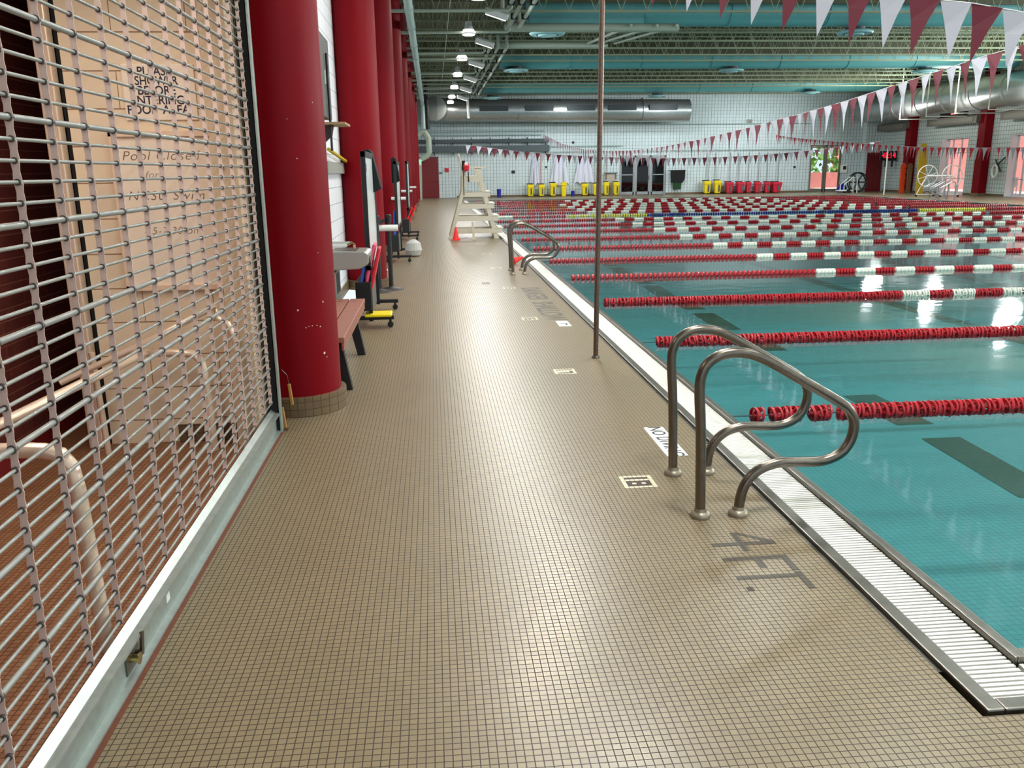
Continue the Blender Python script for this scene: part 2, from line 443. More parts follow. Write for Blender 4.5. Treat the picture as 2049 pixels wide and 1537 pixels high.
# the dark room behind the grey doors
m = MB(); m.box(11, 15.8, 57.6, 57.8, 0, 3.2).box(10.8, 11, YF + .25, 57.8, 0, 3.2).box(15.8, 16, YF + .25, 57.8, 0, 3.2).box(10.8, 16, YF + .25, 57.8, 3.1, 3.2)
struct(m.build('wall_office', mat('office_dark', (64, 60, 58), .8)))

# glazed doors
def gdoor(name, x0, x1, h, y, cols, fm, gm, mid=None, hinged=()):
    t = thing(name, ((x0 + x1) / 2, y, 0), None, None); t['kind'] = 'structure'
    fr = MB(); w = (x1 - x0) / cols
    for k in range(cols + 1):
        xx = min(max(x0 + w * k, x0 + .05), x1 - .05); fr.box(xx - .06, xx + .06, y - .05, y + .05, 0, h)
    fr.box(x0, x1, y - .05, y + .05, h - .09, h); fr.build('door_frame', fm, t)
    for k in range(cols):
        a, b = x0 + w * k + .06, x0 + w * (k + 1) - .06
        lf = MB().box(a, a + .07, y - .03, y + .03, .02, h - .1).box(b - .07, b, y - .03, y + .03, .02, h - .1).box(a, b, y - .03, y + .03, .02, .2).box(a, b, y - .03, y + .03, h - .18, h - .1)
        if mid and k not in hinged: lf.box(a, b, y - .03, y + .03, mid - .03, mid + .03)
        lf = lf.build('door_leaf', fm, t)
        B(a + .07, b - .07, y - .006, y + .006, .2, h - .18).build('glass_pane', gm, lf, loc=(0, 0, 0)).location = (0, 0, 0)
        if k in hinged: B(b - .06, b - .02, y - .09, y - .03, .95, 1.2).build('door_handle', STEEL, lf, loc=(0, 0, 0)).location = (0, 0, 0)
    return t
gdoor('door_2', GA[0], GA[1], GA[2], YF + .08, 3, FRAMEG, GLASSD, 1.25, (1,))
gdoor('door_3', GB[0], GB[1], GB[2], YF + .08, 2, FRAMED, GLASS, None, (0, 1))

# red doors
def reddoor(name, x0, x1, y, h, leaves=1):
    t = thing(name, ((x0 + x1) / 2, y, 0), None, None); t['kind'] = 'structure'
    MB().box(x0 - .07, x0, y - .04, y, 0, h + .07).box(x1, x1 + .07, y - .04, y, 0, h + .07).box(x0, x1, y - .04, y, h, h + .07).build('door_frame', REDD, t)
    w = (x1 - x0) / leaves
    for k in range(leaves):
        lf = B(x0 + w * k + .008, x0 + w * (k + 1) - .008, y - .045, y - .005, .01, h).build('door_leaf', REDD, t)
        MB().tube([(x0 + w * (k + 1) - .12, y - .05, 1.02), (x0 + w * (k + 1) - .12, y - .11, 1.02), (x0 + w * (k + 1) - .22, y - .11, 1.02)], .012, 8).build('door_handle', STEEL, lf).location = (0, 0, 0)
    return t
reddoor('door_1', -.72, .32, YF, 2.42)
# right-hand red double door sits in the right wall's return
xa = aty(1733, 345, YF - .5).x; xb = aty(1761, 345, YF - .5).x
struct(B(xa - .2, XR, YF - .5, YF, 0, ZT).build('wall_return', CMUF))
reddoor('door_4', xa + .05, min(xb, XR - .08), YF - .5, 2.36, 2)

# ---------------------------------------------------------------- red columns
def column(x, y, label, group, ring=True, rr=.285):
    t = lthing('round_column', (x, y, 0), label, 'column', group)
    if ring: MB().lathe([(rr + .035, 0), (rr + .035, .13), (rr + .002, .135)], n=40).build('tile_base', COVEX, t, smooth=True)
    MB().lathe([(rr, .0), (rr, 7.0)], n=48).build('shaft', RED, t, smooth=True)
    return t
COLY = [5.95, 12.35, 18.3, 24.2, 30.1, 36.0, 42.0, 48.0]
for i, y in enumerate(COLY):
    g = 'red columns down the left side of the pool deck'
    lab = ['big red round column beside the end of the metal grille, chipped paint and tan tile base', 'red round column behind the first whiteboard, second along the deck',
           'red round column third along the deck, just past the pair of belt posts', 'red round column fourth along the left deck', 'red round column fifth along the left deck',
           'red round column sixth along the left deck', 'red round column seventh along the left deck, nearly hidden', 'farthest red round column on the left deck by the far wall'][i]
    c = column(-.985, y, lab, g)
    if i == 0:
        for px, py, s in ((596, 621, 5), (646, 604, 5), (625, 205, 3), (594, 317, 3), (612, 656, 3), (618, 653, 2.5), (625, 652, 3), (634, 651, 3), (641, 653, 4), (649, 706, 6), (654, 714, 3), (658, 788, 3), (618, 795, 3), (574, 238, 2.4), (636, 506, 2.5)):
            k = ray(px, py); o = EYE - Vector((-.985, y, 0)); a = k.x ** 2 + k.y ** 2; b = 2 * (o.x * k.x + o.y * k.y); cc = o.x ** 2 + o.y ** 2 - .285 ** 2
            dd = b * b - 4 * a * cc
            if dd < 0: continue
            tt = (-b - math.sqrt(dd)) / (2 * a); p = EYE + k * tt; n = Vector((p.x + .985, p.y - y, 0)).normalized(); u = Vector((-n.y, n.x, 0)); q = MB(); e = s * .0016
            q.v = [tuple(p + n * .0012 + u * math.cos(j * 1.047) * e * random.uniform(.5, 1.1) + Vector((0, 0, 1)) * math.sin(j * 1.047) * e * random.uniform(.5, 1.2)) for j in range(6)]; q.f = [tuple(range(6))]
            o2 = q.build('paint_chip', CHIP, c); o2.location = (-c.location.x, -c.location.y, 0)
            o2['label'] = 'bare patch where red paint is chipped'
for i, (y, lab) in enumerate(((50.6, 'red column on the right wall behind the leaning rescue boards'), (43.55, 'red column on the right wall between the two tall windows'), (36.6, 'red column on the right wall past the edge of the photo'), (29.6, 'red column far along the right wall out of the photo'))):
    t = lthing('wall_column', (XR - .22, y, 0), lab, 'column', 'red columns along the right wall')
    B(-.26, .21, -.32, .32, 0, .14).build('tile_base', COVE, t)
    B(-.24, .21, -.3, .3, .0, 6.9).build('shaft', RED, t, bevel=.03)

# ================================================================ GUTTER AND POOL
struct(B(DX, GX0, GY0, 50, -.3, -.12).build('trim_trench', VOID))
m = MB()     # thin cover strip lying in the trench beside the gutter
yy = 2.33
while yy < PY1:
    m.box(1.599, 1.613, yy, yy + 1.2, -.03, -.006); yy += 1.215
tag(m.build('trench_cover', STEELD), 'narrow grey metal strip covering the slot along the deck edge, missing at the near corner', 'cover strip')
t = thing('pool_gutter', (GX0, GY0, 0), 'dark stainless steel edge frame around the white overflow grating of the pool', 'pool edge')
o = MB().box(GX0, GX0 + .058, GY0, PY1 + .34, -.25, .012).box(GX0 + .058, 24, GY0, GY0 + .058, -.25, .012).box(23.82, 23.88, GY0 + .058, PY1 + .34, -.25, .012).box(GX0 + .058, 23.82, PY1 + .28, PY1 + .34, -.25, .012)
o.build('outer_edge', STEELD, t, bevel=.006)
MB().box(1.872, 1.885, 2.345, PY1 + .06, -.2, .022).box(1.885, PX0, 2.358, PY1 + .05, -.2, .006).box(PX0, 23.6, 2.358, PY0, -.2, .006).box(1.885, 23.6, 2.345, 2.358, -.2, .022).box(PX1, 23.6, PY0, PY1, -.2, .006).box(PX0, PX1, PY1, PY1 + .06, -.2, .006).build('inner_lip', STEELD, t, bevel=.004)
m = MB(); y = GY0 + .062; k = 0
while y < PY1 + .26:
    m.box(1.676, 1.868, y, y + .0145, -.03, -.002); y += .0238
m.box(1.69, 1.70, 2.17, PY1 + .2, -.04, -.012).box(1.84, 1.85, 2.17, PY1 + .2, -.04, -.012)
x = 1.885
while x < 6:
    m.box(x, x + .0155, GY0 + .064, 2.34, -.03, -.002); x += .0235
m.box(6, 23.8, GY0 + .064, 2.34, -.03, -.004)
m.box(23.62, 23.8, 2.35, PY1 + .2, -.03, -.004); m.box(PX0, 23.6, PY1 + .07, PY1 + .26, -.03, -.004)
tag(m.build('gutter_grating', GRATE), 'white plastic slatted overflow grating running along the pool edge', 'grating')
struct(MB().box(1.67, 1.88, 2.16, PY1, -.26, -.2).box(1.67, 24, 2.15, 2.35, -.26, -.2).build('trim_gutter', VOID))
# basin
m = MB(); m.box(PX0 - .4, PX1 + .4, PY0 - .2, PY1 + .2, -1.1, -1.0)
m.box(PX0 - .05, PX0, PY0, PY1, -1.0, -.19).box(PX1, PX1 + .05, PY0, PY1, -1.0, -.19).box(PX0, PX1, PY0 - .05, PY0, -1.0, -.19).box(PX0, PX1, PY1, PY1 + .05, -1.0, -.19)
struct(m.build('floor_pool', POOLT))
m = MB(); zf = -.997
for y0, y1 in ((6.0, 7.55), (13.45, 15.15), (17.35, 19.0), (21.2, 22.9), (25.1, 26.7), (29, 30.6), (33, 34.5)):
    m.v += [(4.62, y0, zf), (5.02, y0, zf), (5.1, y1, zf), (4.7, y1, zf)]; b = len(m.v) - 4; m.f.append((b, b + 1, b + 2, b + 3))
for y0, y1 in ((8.0, 9.2), (11.75, 13.0), (15.6, 16.6), (19.4, 20.4), (23.3, 24.3), (27.2, 28.2), (31.2, 32.2)):
    yc = (y0 + y1) / 2 + .1
    m.box(4.7, 5.1, y0, y1, zf - .001, zf); m.box(5.1, 18.6, yc - .14, yc + .14, zf - .001, zf); m.box(18.6, 19.0, y0, y1, zf - .001, zf)
for x0, w in ((8.68, .34), (12.4, .36), (16.1, .36), (19.8, .36)): m.box(x0, x0 + w, 3.2, 46, zf - .0005, zf + .0012)
struct(m.build('trim_pool', POOLD))
m = MB(); m.v = [(PX0, PY0, -.02), (PX1, PY0, -.02), (PX1, PY1, -.02), (PX0, PY1, -.02)]; m.f = [(0, 1, 2, 3)]
wt = m.build('water', WATER); tag(wt, 'calm turquoise pool water surface with lane ropes floating on it', 'water', kind='stuff')

# ================================================================ LANE ROPES
def disc_mesh(name, rr, L_, n, m):
    mb = MB(); h = L_ / 2
    # two spiral-cut rings, hub and end rim: the float of a wave-quelling lane line, axis along X
    mb.tube([(-h, 0, 0), (-h * .55, 0, 0)], [rr * .82, rr], n); mb.tube([(-h * .55, 0, 0), (-h * .1, 0, 0)], [rr, rr * .90], n)
    mb.tube([(-h * .1, 0, 0), (h * .25, 0, 0)], [rr * .5, rr * .5], 8, False)
    mb.tube([(h * .25, 0, 0), (h * .7, 0, 0)], [rr * .93, rr], n); mb.tube([(h * .7, 0, 0), (h, 0, 0)], [rr, rr * .6], n)
    me = bpy.data.meshes.new(name); me.from_pydata(mb.v, [], mb.f); me.materials.append(m)
    me.polygons.foreach_set('use_smooth', [False] * len(me.polygons)); return me
def big_float(m):
    mb = MB(); n = 26; rr = .055
    for x0, x1 in ((-.030, -.012), (.012, .026)):
        b = len(mb.v)
        for xx, q in ((x0, rr), (x1, rr), (x1, rr * .80), (x0, rr * .80)):
            for k in range(n):
                a = 2 * PI * k / n; mb.v.append((xx + .010 * math.sin(a + (0 if x0 < 0 else 1.2)), math.cos(a) * q, math.sin(a) * q))
        for i in range(4):
            for k in range(n): mb.f.append((b + i * n + k, b + i * n + (k + 1) % n, b + ((i + 1) % 4) * n + (k + 1) % n, b + ((i + 1) % 4) * n + k))
    for k in range(5):
        a = 2 * PI * k / 5 + .3; u = Vector((0, math.cos(a), math.sin(a)))
        mb.bar(Vector((-.02, 0, 0)) + u * .01, Vector((.012, 0, 0)) + u * .05, .042, .008, up=(0, -u.z, u.y))
    mb.tube([(-.036, 0, 0), (.036, 0, 0)], .012, 8)
    me = bpy.data.meshes.new('float'); me.from_pydata(mb.v, [], mb.f); me.materials.append(m); return me
BIGR, BIGW, BIGK = big_float(ROPER), big_float(ROPEW), big_float(ROPEK)
ROPES_Y = [5.29 + 2.5325 * k for k in range(17)]
X5, XE = 5.98, 18.95
def rope_runs(i):
    """colour bands of rope i from the left pool edge to the right one"""
    if i == 10:
        return [(2.2, 2.85, 'W'), (2.85, 4.75, 'R'), (4.75, 7.7, 'Y'), (7.7, 18.0, 'B'), (18.0, 20.6, 'Y'), (20.6, 23.2, 'R')]
    per = .655; out = []; x = X5 if i < 15 else 7.0; e = XE if i < 15 else 17.9
    out.append((2.08, x, 'R')); k = 0
    while x < e - .01:
        out.append((x, min(x + per / 2, e), 'WR'[k % 2])); x += per / 2; k += 1
    out.append((x, 23.25, 'R')); return out
for i, y in enumerate(ROPES_Y):
    desc = 'blue and yellow banded lane rope across the middle of the pool' if i == 10 else '%s red and white lane rope floating across the pool' % ordinal(i)
    if i == 0: desc = 'lane rope of big red spiral floats, nearest across the pool behind the handrails'
    if i == 16: desc = 'farthest red and white lane rope, by the far pool edge'
    sag = 0
    t = lthing('lane_rope', (0, y, -.005), desc, 'lane rope', 'lane ropes strung across the pool')
    MB().tube([(PX0 + .004, 0, .0), (PX1 - .004, 0, .0)], .005 if i < 4 else .008, 6).build('steel_cable', CABLE, t)
    MD = {'R': ROPER, 'W': ROPEW, 'Y': ROPEY, 'B': ROPEB, 'K': ROPEK}
    if i < 3:
        pitch = [.076, .076, .076][i]; lim = 95; cnt = 0; x = 2.12; rest = MB()
        restm = {'R': MB(), 'W': MB()}
        runs = rope_runs(i)
        while x < 23.2:
            c = next((c for a, b, c in runs if a <= x < b), 'R')
            if i == 0 and int((x - 2.12) / pitch) in (1, 4, 7): x += pitch * .6
            if cnt < lim:
                o = bpy.data.objects.new('float', BIGW if c == 'W' else BIGR); C.objects.link(o); o.parent = t
                o.location = (x, 0, 0); o.rotation_euler = (random.uniform(0, 6), 0, 0); cnt += 1
            else:
                restm[c].tube([(x - .028, 0, 0), (x + .004, 0, 0), (x + .03, 0, 0)], [.045, .055, .03], 10)
            x += pitch
        for c in 'RW':
            if restm[c].v: tag(restm[c].build('float_run', MD[c], t), 'farther %s floats of this rope' % ('red' if c == 'R' else 'white'), kind='stuff')
    else:
        for a, b, c in rope_runs(i):
            m = MB(); x = a + .03; n = 10 if i < 8 else 6
            if c == 'W' and i > 2:
                while x < b - .02: m.tube([(x - .028, 0, 0), (x - .02, 0, 0), (x + .02, 0, 0), (x + .028, 0, 0)], [.04, .055, .055, .04], n); x += .06
            else:
                p = .10 if (c in 'RYB' and i < 10) else .12
                if i >= 3 and c == 'R' and b - a < 1: p = .066
                while x < b - .02: m.tube([(x - .026, 0, 0), (x, 0, 0), (x + .026, 0, 0)], [.05, .055, .026], n); x += p * .75
            if m.v:
                o = m.build('float_band', MD[c], t); o['label'] = {'R': 'red', 'W': 'white', 'Y': 'yellow', 'B': 'blue'}[c] + ' band of floats'
# dark floats in the middle marks
# ================================================================ PENNANT LINES
def pennant_mesh(m, w=.262, h=.45):
    mb = MB(); mb.v = [(-w / 2, 0, 0), (w / 2, 0, 0), (0, .006, -h), (-w / 4, .012, -h * .4), (w / 4, -.010, -h * .4)]
    mb.f = [(0, 1, 4, 2, 3)]
    me = bpy.data.meshes.new('pennant'); me.from_pydata(mb.v, [], [(0, 1, 3), (1, 4, 3), (3, 4, 2)]); me.materials.append(m)
    return me
PW, PR, PO = pennant_mesh(FLW), pennant_mesh(FLR), pennant_mesh(FLO)
def interp(tab, v):
    if v <= tab[0][0]: a, b = tab[0], tab[1]
    elif v >= tab[-1][0]: a, b = tab[-2], tab[-1]
    else:
        for a, b in zip(tab, tab[1:]):
            if a[0] <= v <= b[0]: break
    return a[1] + (b[1] - a[1]) * (v - a[0]) / (b[0] - a[0])
def pennants(label, axis, fixed, tab, s0, s1, step, order, red, near=True, skip=0):
    t = lthing('pennant_string', (0, 0, 0), label, 'pennant string', 'strings of swimming pennants over the pool')
    def P(s): return Vector((fixed, s, interp(tab, s))) if axis == 'Y' else Vector((s, fixed, interp(tab, s)))
    pts = []; s = s0
    while s < s1: pts.append(P(s)); s += .25
    pts.append(P(s1)); MB().tube(pts, .004, 5).build('cord', WHITEP, t)
    n = int((s1 - s0) / step); idx = list(range(n))
    if not near: idx = idx[::-1]
    rest = {0: MB(), 1: MB()}
    for c, k in enumerate(idx):
        s = s0 + (k + .5) * step; p = P(s); q = P(s + .1); sl = math.atan2(q.z - p.z, .1); even = k % 2
        jit = random.uniform(-.25, .25)
        if c < 98:
            o = bpy.data.objects.new('pennant', (PW, red)[even]); C.objects.link(o); o.parent = t; o.location = p
            o.rotation_euler = (random.uniform(-.12, .12), -sl if axis == 'X' else -sl, 0 if axis == 'X' else PI / 2)
            o.rotation_euler = (random.uniform(-.10, .10), -sl, (0 if axis == 'X' else PI / 2) + jit * .6)
        else:
            m = rest[even]; b = len(m.v); u = Vector((1, 0, 0)) if axis == 'X' else Vector((0, 1, 0))
            m.v += [tuple(p - u * .1175), tuple(p + u * .1175), tuple(p - Vector((0, 0, .45)))]; m.f.append((b, b + 1, b + 2))
    for e in (0, 1):
        if rest[e].v: tag(rest[e].build('pennant_run', (FLW, FLR)[e], t), 'far %s pennants of the string' % ('white', 'maroon')[e], kind='stuff')
    return t
L1 = [(2, 3.35), (5, 3.06), (9.0, 2.83), (9.65, 2.80), (10.5, 2.74), (11.63, 2.66), (13.04, 2.56), (14.6, 2.48), (16.9, 2.38), (20.16, 2.26), (23.25, 2.19), (26.9, 2.17), (29.9, 2.22), (35.2, 2.38), (42.05, 2.84), (49.3, 3.59)]
pennants('long string of white and maroon pennants sagging down the left lanes to the far end', 'Y', 6.27, L1, 8.0, 49.2, .27, 0, PR)
C1 = [(10, 2.7), (20, 2.15), (27.1, 2.13), (29.87, 2.19), (33.6, 2.32), (35.06, 2.4), (41.24, 2.8), (45.3, 3.1), (49, 3.45)]
pennants('string of scarlet and white pennants hung down the right lanes toward the far corner', 'Y', 19.3, C1, 24.0, 48.0, .25, 0, PO)
B1 = [(1.68, 2.89), (4.05, 2.57), (6.46, 2.35), (9, 2.2), (12.02, 2.12), (14.4, 2.13), (16.39, 2.2), (17.95, 2.29), (19.55, 2.42), (23.5, 2.85)]
pennants('low string of white and maroon pennants crossing in front of the far wall', 'X', 44.0, B1, 1.7, 23.4, .27, 0, PR)
A1 = [(1.4, 3.38), (2.16, 3.25), (2.7, 3.16), (3.51, 3.02), (4.24, 2.905), (4.51, 2.885), (4.77, 2.84), (6.5, 2.6), (12, 2.2)]
pennants('nearest string of big maroon and white pennants at the top right', 'X', 7.1, A1, 1.45, 10.5, .272, 0, PR)

# ================================================================ CEILING
JY = [20.5, 25.9, 29.7, 31.6, 33.45, 35.35, 37.2, 41.35, 43.1, 45.0, 46.8, 48.6, 53.3]
def joist(y, x0=XL, x1=XR, zc=6.0, top=7.0):
    m = MB(); m.box(x0, x1, y - .035, y - .01, zc, zc + .05).box(x0, x1, y + .01, y + .035, zc, zc + .05).box(x0, x1, y - .045, y + .045, zc - .006, zc)
    m.box(x0, x1, y - .04, y + .04, top - .06, top)
    x = x0; k = 0
    while x < x1 - .5:
        m.bar((x, y, zc + .02), (x + .38, y, top - .02), .022, .022); m.bar((x + .38, y, top - .02), (x + .76, y, zc + .02), .022, .022)
        x += .76
    return m
jm = None
for k, y in enumerate(JY):
    if jm is None:
        o = joist(0).build('ceiling_joist', JOIST); jm = o.data
    else:
        o = bpy.data.objects.new('ceiling_joist', jm); C.objects.link(o)
    o.location = (0, y, 0); struct(o)
for y in (26.5, 38.2, 49.6):       # deep solid girders beside each round duct
    struct(B(XL, XR, y - .05, y + .05, 6.35, 7.0).build('ceiling_girder', JOISTD))
m = MB(); x = XL
while x < XR: m.box(x, x + .05, 9, YF, 6.98, 7.05); x += .16
struct(m.build('ceiling_rib', DECKR))
# transverse round ducts
DUCTY = (27.85, 39.3, 51.2)
for k, y in enumerate(DUCTY):
    lab = ('pale turquoise round air duct crossing the ceiling, nearest of three', 'pale turquoise round air duct crossing the ceiling, middle of three', 'pale round air duct crossing the ceiling nearest the far wall')[k]
    t = lthing('air_duct', (0, y, 6.42), lab, 'air duct', 'round ducts crossing the ceiling')
    MB().tube([(3.1, 0, 0), (27, 0, 0)], .50, 28).build('duct_body', DUCTF, t, smooth=True)
    x = 3.1; 
    while x < 27:
        m = MB().tube([(x - .02, 0, 0), (x + .02, 0, 0)], .525, 28, True); m.build('duct_seam', DUCTF, t); x += 3.15
    if k == 0: B(3.1, 6.6, -.52, .5, -.5, .1).build('square_transition', DUCTF, t)
# round diffusers below the ducts
def diffuser(px, py, y, lab):
    p = aty(px, py, y); t = lthing('ceiling_diffuser', (p.x, y, min(p.z, 5.80)), lab, 'diffuser', 'round diffusers below the ceiling ducts')
    MB().lathe([(.34, .0), (.52, .0), (.56, .05), (.50, .09), (.34, .05), (.34, 0)], n=32).build('outer_ring', mat('diffuser_paint', (150, 196, 200), .4), t, smooth=True)
    MB().lathe([(.0, -.04), (.26, -.04), (.30, .0), (.12, .08), (.0, .08)], n=24).build('centre_cone', mat('diffuser_paint', (150, 196, 200), .4), t, smooth=True)
    MB().lathe([(.30, .05), (.30, .20)], n=24).build('neck', LOUV, t, smooth=True)
    for a in range(4): pass
for q in ((1095, 70, 27.6, 'round ceiling diffuser beside the rusty pole, under the nearest duct'), (1710, 68, 27.6, 'round ceiling diffuser behind the pennants, under the nearest duct'),
          (1032, 143, 39.0, 'round ceiling diffuser at the left end of the middle duct'), (1463, 143, 39.0, 'round ceiling diffuser halfway along the middle duct'), (1850, 145, 39.0, 'round ceiling diffuser at the right end of the middle duct'),
          (985, 198, 50.8, 'round ceiling diffuser at the left end of the farthest duct'), (1315, 194, 50.8, 'round ceiling diffuser halfway along the farthest duct'), (1622, 187, 50.8, 'round ceiling diffuser at the right end of the farthest duct')):
    diffuser(*q)
# big bare metal duct on the far wall
t = thing('wall_duct', (.25, 52.2, 5.2), 'big bare metal duct with square grilles along the top of the far wall', 'air duct')
MB().tube([(1.3, 52.9, 5.12), (15.7, 53.0, 5.02)], .66, 32).build('duct_body', DUCTM, t, smooth=True)
MB().tube([(1.5, 52.9, 5.12), (.75, 52.85, 5.14), (.35, 52.4, 5.16), (.25, 51.6, 5.16)], .70, 32).build('duct_elbow', DUCTM, t, smooth=True)
MB().lathe([(0, 0), (.69, 0), (.69, .02), (0, .02)], n=32).build('end_cap', mat('duct_cap', (104, 108, 106), .5, .5), t, loc=(.25, 51.6, 5.16)).rotation_euler = (PI / 2, 0, 0)
for x in (2.9, 5.6, 8.1, 10.6, 13.1):
    B(x, x + 1.7, 52.20, 52.34, 5.02, 5.33).build('grille', LOUV, t)
    MB().tube([(x - .35, 52.94, 5.08), (x - .30, 52.94, 5.08)], .69, 32).build('duct_seam', DUCTM, t)
# silver duct along the right wall
t = thing('wall_duct', (27, 20, 5), 'large silver ribbed duct running along the top of the right wall', 'air duct')
MB().tube([(27, 14, 5.0), (27, 53, 5.0)], .76, 32).build('duct_body', DUCTM, t, smooth=True)
y = 15
while y < 53: MB().tube([(27, y, 5), (27, y + .07, 5)], .80, 32).build('duct_seam', DUCTM, t); y += 2.4
for k, y in enumerate((29, 31.6, 34.2, 36.8, 39.4, 42, 44.6, 47.2)):      # white hangers below it
    h = MB().tube([(26.05, y, 7), (26.05, y, 4.1), (28.9, y, 4.1)], .035, 8).build('duct_hanger', WHITEP)
    tag(h, 'white L-shaped pipe hanger under the silver right wall duct', 'hanger', 'pipe hangers under the silver duct')
# heaters on the right wall
for k, (y0, y1) in enumerate(((50.5, 53.9), (43.7, 48.3), (37.6, 41.8), (31, 35))):
    t = thing('wall_heater', (28.4, y0, 3.9), ('long brown-grey radiant heater high on the right wall, nearest the far corner', 'long grey radiant heater high on the right wall above the first tall window', 'grey radiant heater high on the right wall at the photo edge', 'grey radiant heater high on the right wall out of the photo')[k], 'heater', 'radiant heaters high on the right wall')
    MB().prism([(28.3, 3.72), (28.75, 3.80), (28.75, 4.2), (28.3, 4.12)], y0, y1).build('housing', mat('heater_grey', (112, 108, 100), .5, .3), t)
    B(28.28, 28.31, y0 + .3, y1 - .3, 3.82, 4.02).build('reflector', mat('heater_light', (128, 124, 114), .5, .3), t)
    MB().tube([(28.5, y0 + .2, 4.15), (28.5, y0 + .2, 4.6)], .02, 6).build('hanger_rod', STEELD, t)

# pipes under the ceiling on the left
def pipe(pts, rad, m, lab, cat='pipe', group=None, n=10, name='ceiling_pipe'):
    o = MB().tube(pts, rad, n).build(name, m, smooth=True); return tag(o, lab, cat, group)
t = thing('drain_pipe', (-.42, 15, 5.2), 'thick pale drain pipe running away above the left red columns', 'pipe')
MB().tube([(-.42, 12, 5.35), (-.42, 51.3, 5.35)], .10, 16).build('pipe_run', PIPEW, t, smooth=True)
for y in (21.5, 24.2, 27.5, 30.5, 34.5, 40, 46): MB().tube([(-.42, y, 5.35), (-.42, y + .12, 5.35)], .118, 16).build('pipe_joint', PIPEW, t)
G = 'grey pipes crossing from the left columns to the ceiling pipes'
for k, (y, x1, z, labk) in enumerate(((22.6, 2.1, 5.45, 'nearest, at the top'), (26.0, 2.35, 5.45, 'second one'), (30.4, 1.9, 5.45, 'third one, with a small step at the column'), (31.9, 2.3, 5.45, 'fourth one, just below the stepped one'), (36.6, 1.9, 5.45, 'fifth one'), (39.0, 2.3, 5.45, 'sixth one'), (43.0, 2.0, 5.45, 'seventh one'), (45.3, 2.3, 5.45, 'farthest one'))):
    pipe([(-.9, y, z), (x1 - .06, y, z + .03), (x1, y, z + .08), (x1, y, z + .3)], .042, PIPE, 'grey cross pipe from the red columns, ' + labk, group=G, name='cross_pipe')
G = 'three parallel pipes running away under the ceiling'
for k, x in enumerate((2.08, 2.34, 2.64)):
    t = thing('long_pipe', (x, 20, 5.6), ('left', 'middle', 'right')[k] + 'most of three long grey pipes running away under the ceiling' if k != 1 else 'middle one of three long grey pipes running away under the ceiling', 'pipe', G)
    z = 5.62
    MB().tube([(x, 16, z), (x, 24.6, z), (x, 25.0, z - .0), (x, 25.0, 6.2)] if k == 0 else [(x, 16, z), (x, 26, z), (x, 26.1, 6.1)], .055, 10).build('pipe_run', PIPE, t, smooth=True)
    MB().tube([(x, 30.2, 6.0), (x, 30.2, z), (x, 50.5, z), (x, 50.6, 5.9)], .055, 10).build('pipe_run', PIPE, t, smooth=True)
    for y in (18, 20.5, 22.4, 24.4, 31.4, 34, 37, 40.5, 44, 48): B(x - .09, x + .09, y - .03, y + .03, z - .065, z + .5 if 0 else z + .07).build('pipe_clamp', BLACK, t)
# horizontal pipes along X in front of ducts
G = 'thick grey pipes crossing the ceiling beside the nearest duct'
for k, (y, z) in enumerate(((27.0, 5.75), (30.4, 5.72))):
    pipe([(2.3, y, z), (7.6 if k == 0 else 6.1, y, z)], .12 if k == 0 else .11, PIPE, ('thick grey-green pipe below the nearest turquoise duct', 'thick grey-green pipe crossing just behind the nearest diffuser')[k], group=G, n=14)
for k, (x0, x1) in enumerate(((5.4, 6.1), (5.75, 6.9), (6.3, 7.5))):
    pipe([(x0, 30.2, 5.75), (x1, 26.8, 5.78)], .05, PIPE, ('leftmost', 'middle', 'rightmost')[k] + ' of three short slanting pipes behind the rusty pole', group='slanting pipes behind the rusty pole')
# pipes on the far wall
G = 'thin pipes along the far wall'
for k, (z, xa, xb, rr) in enumerate(((3.98, -1.2, 7.0, .045), (3.76, -1.2, 6.85, .04), (4.3, -1.2, 24, .03), (3.05, -1.2, 12, .035), (2.72, -1.2, 23.5, .03))):
    pipe([(xa, 54.25, z), (xb, 54.25, z)], rr, PIPEW, 'thin pipe along the far wall, ' + ('top of the close pair left of the round duct', 'bottom of the close pair', 'directly under the metal duct', 'in the dark band above the red door', 'lowest one above the pool tools')[k], group=G, n=8, name='wall_pipe')
t = thing('conduit_rack', (3, 54.2, 2.9), 'dark rack of conduits and hangers high on the far wall above the guard chair', 'pipe rack')
for k in range(8): B(-1 + k * 1.15, -.95 + k * 1.15, 54.1, 54.3, 2.55, 3.6).build('hanger', BLACK, t)
B(-1.1, 7.3, 54.0, 54.34, 3.3, 3.5).build('cable_tray', mat('tray_dark', (64, 74, 78), .5, .3), t); B(-1.1, 7.3, 54.05, 54.34, 2.75, 3.12).build('dark_trunking', mat('trunk_dark', (74, 84, 88), .6), t)
t = thing('standpipe', (-.45, 51, 2), 'white insulated standpipe with an elbow beside the last red column', 'pipe')
MB().tube([(-.42, 51.3, 5.35), (-.42, 51.3, 4.0)], .12, 12).build('riser', PIPEW, t, smooth=True)
MB().tube([(-.75, 51.3, 3.6), (-.6, 51.3, 3.78), (-.35, 51.3, 3.8), (-.15, 51.3, 3.5), (-.12, 51.3, 2.7), (-.25, 51.3, 2.5), (-.75, 51.3, 2.2), (-.8, 51.3, 0)], .17, 14).build('elbow', PIPE, t, smooth=True)
pipe([(-.22, 50.7, 7.0), (-.17, 50.7, 3.95)], .12, BLACK, 'black vertical pipe beside the round end of the far wall duct', name='black_pipe')
pipe([(2.15, 51.0, 5.98), (2.15, 51.0, 5.55), (2.2, 51.0, 4.55)], .07, mat('bright_pipe', (240, 244, 236), .4), 'short bright white vertical pipe in front of the far wall duct', name='white_pipe')

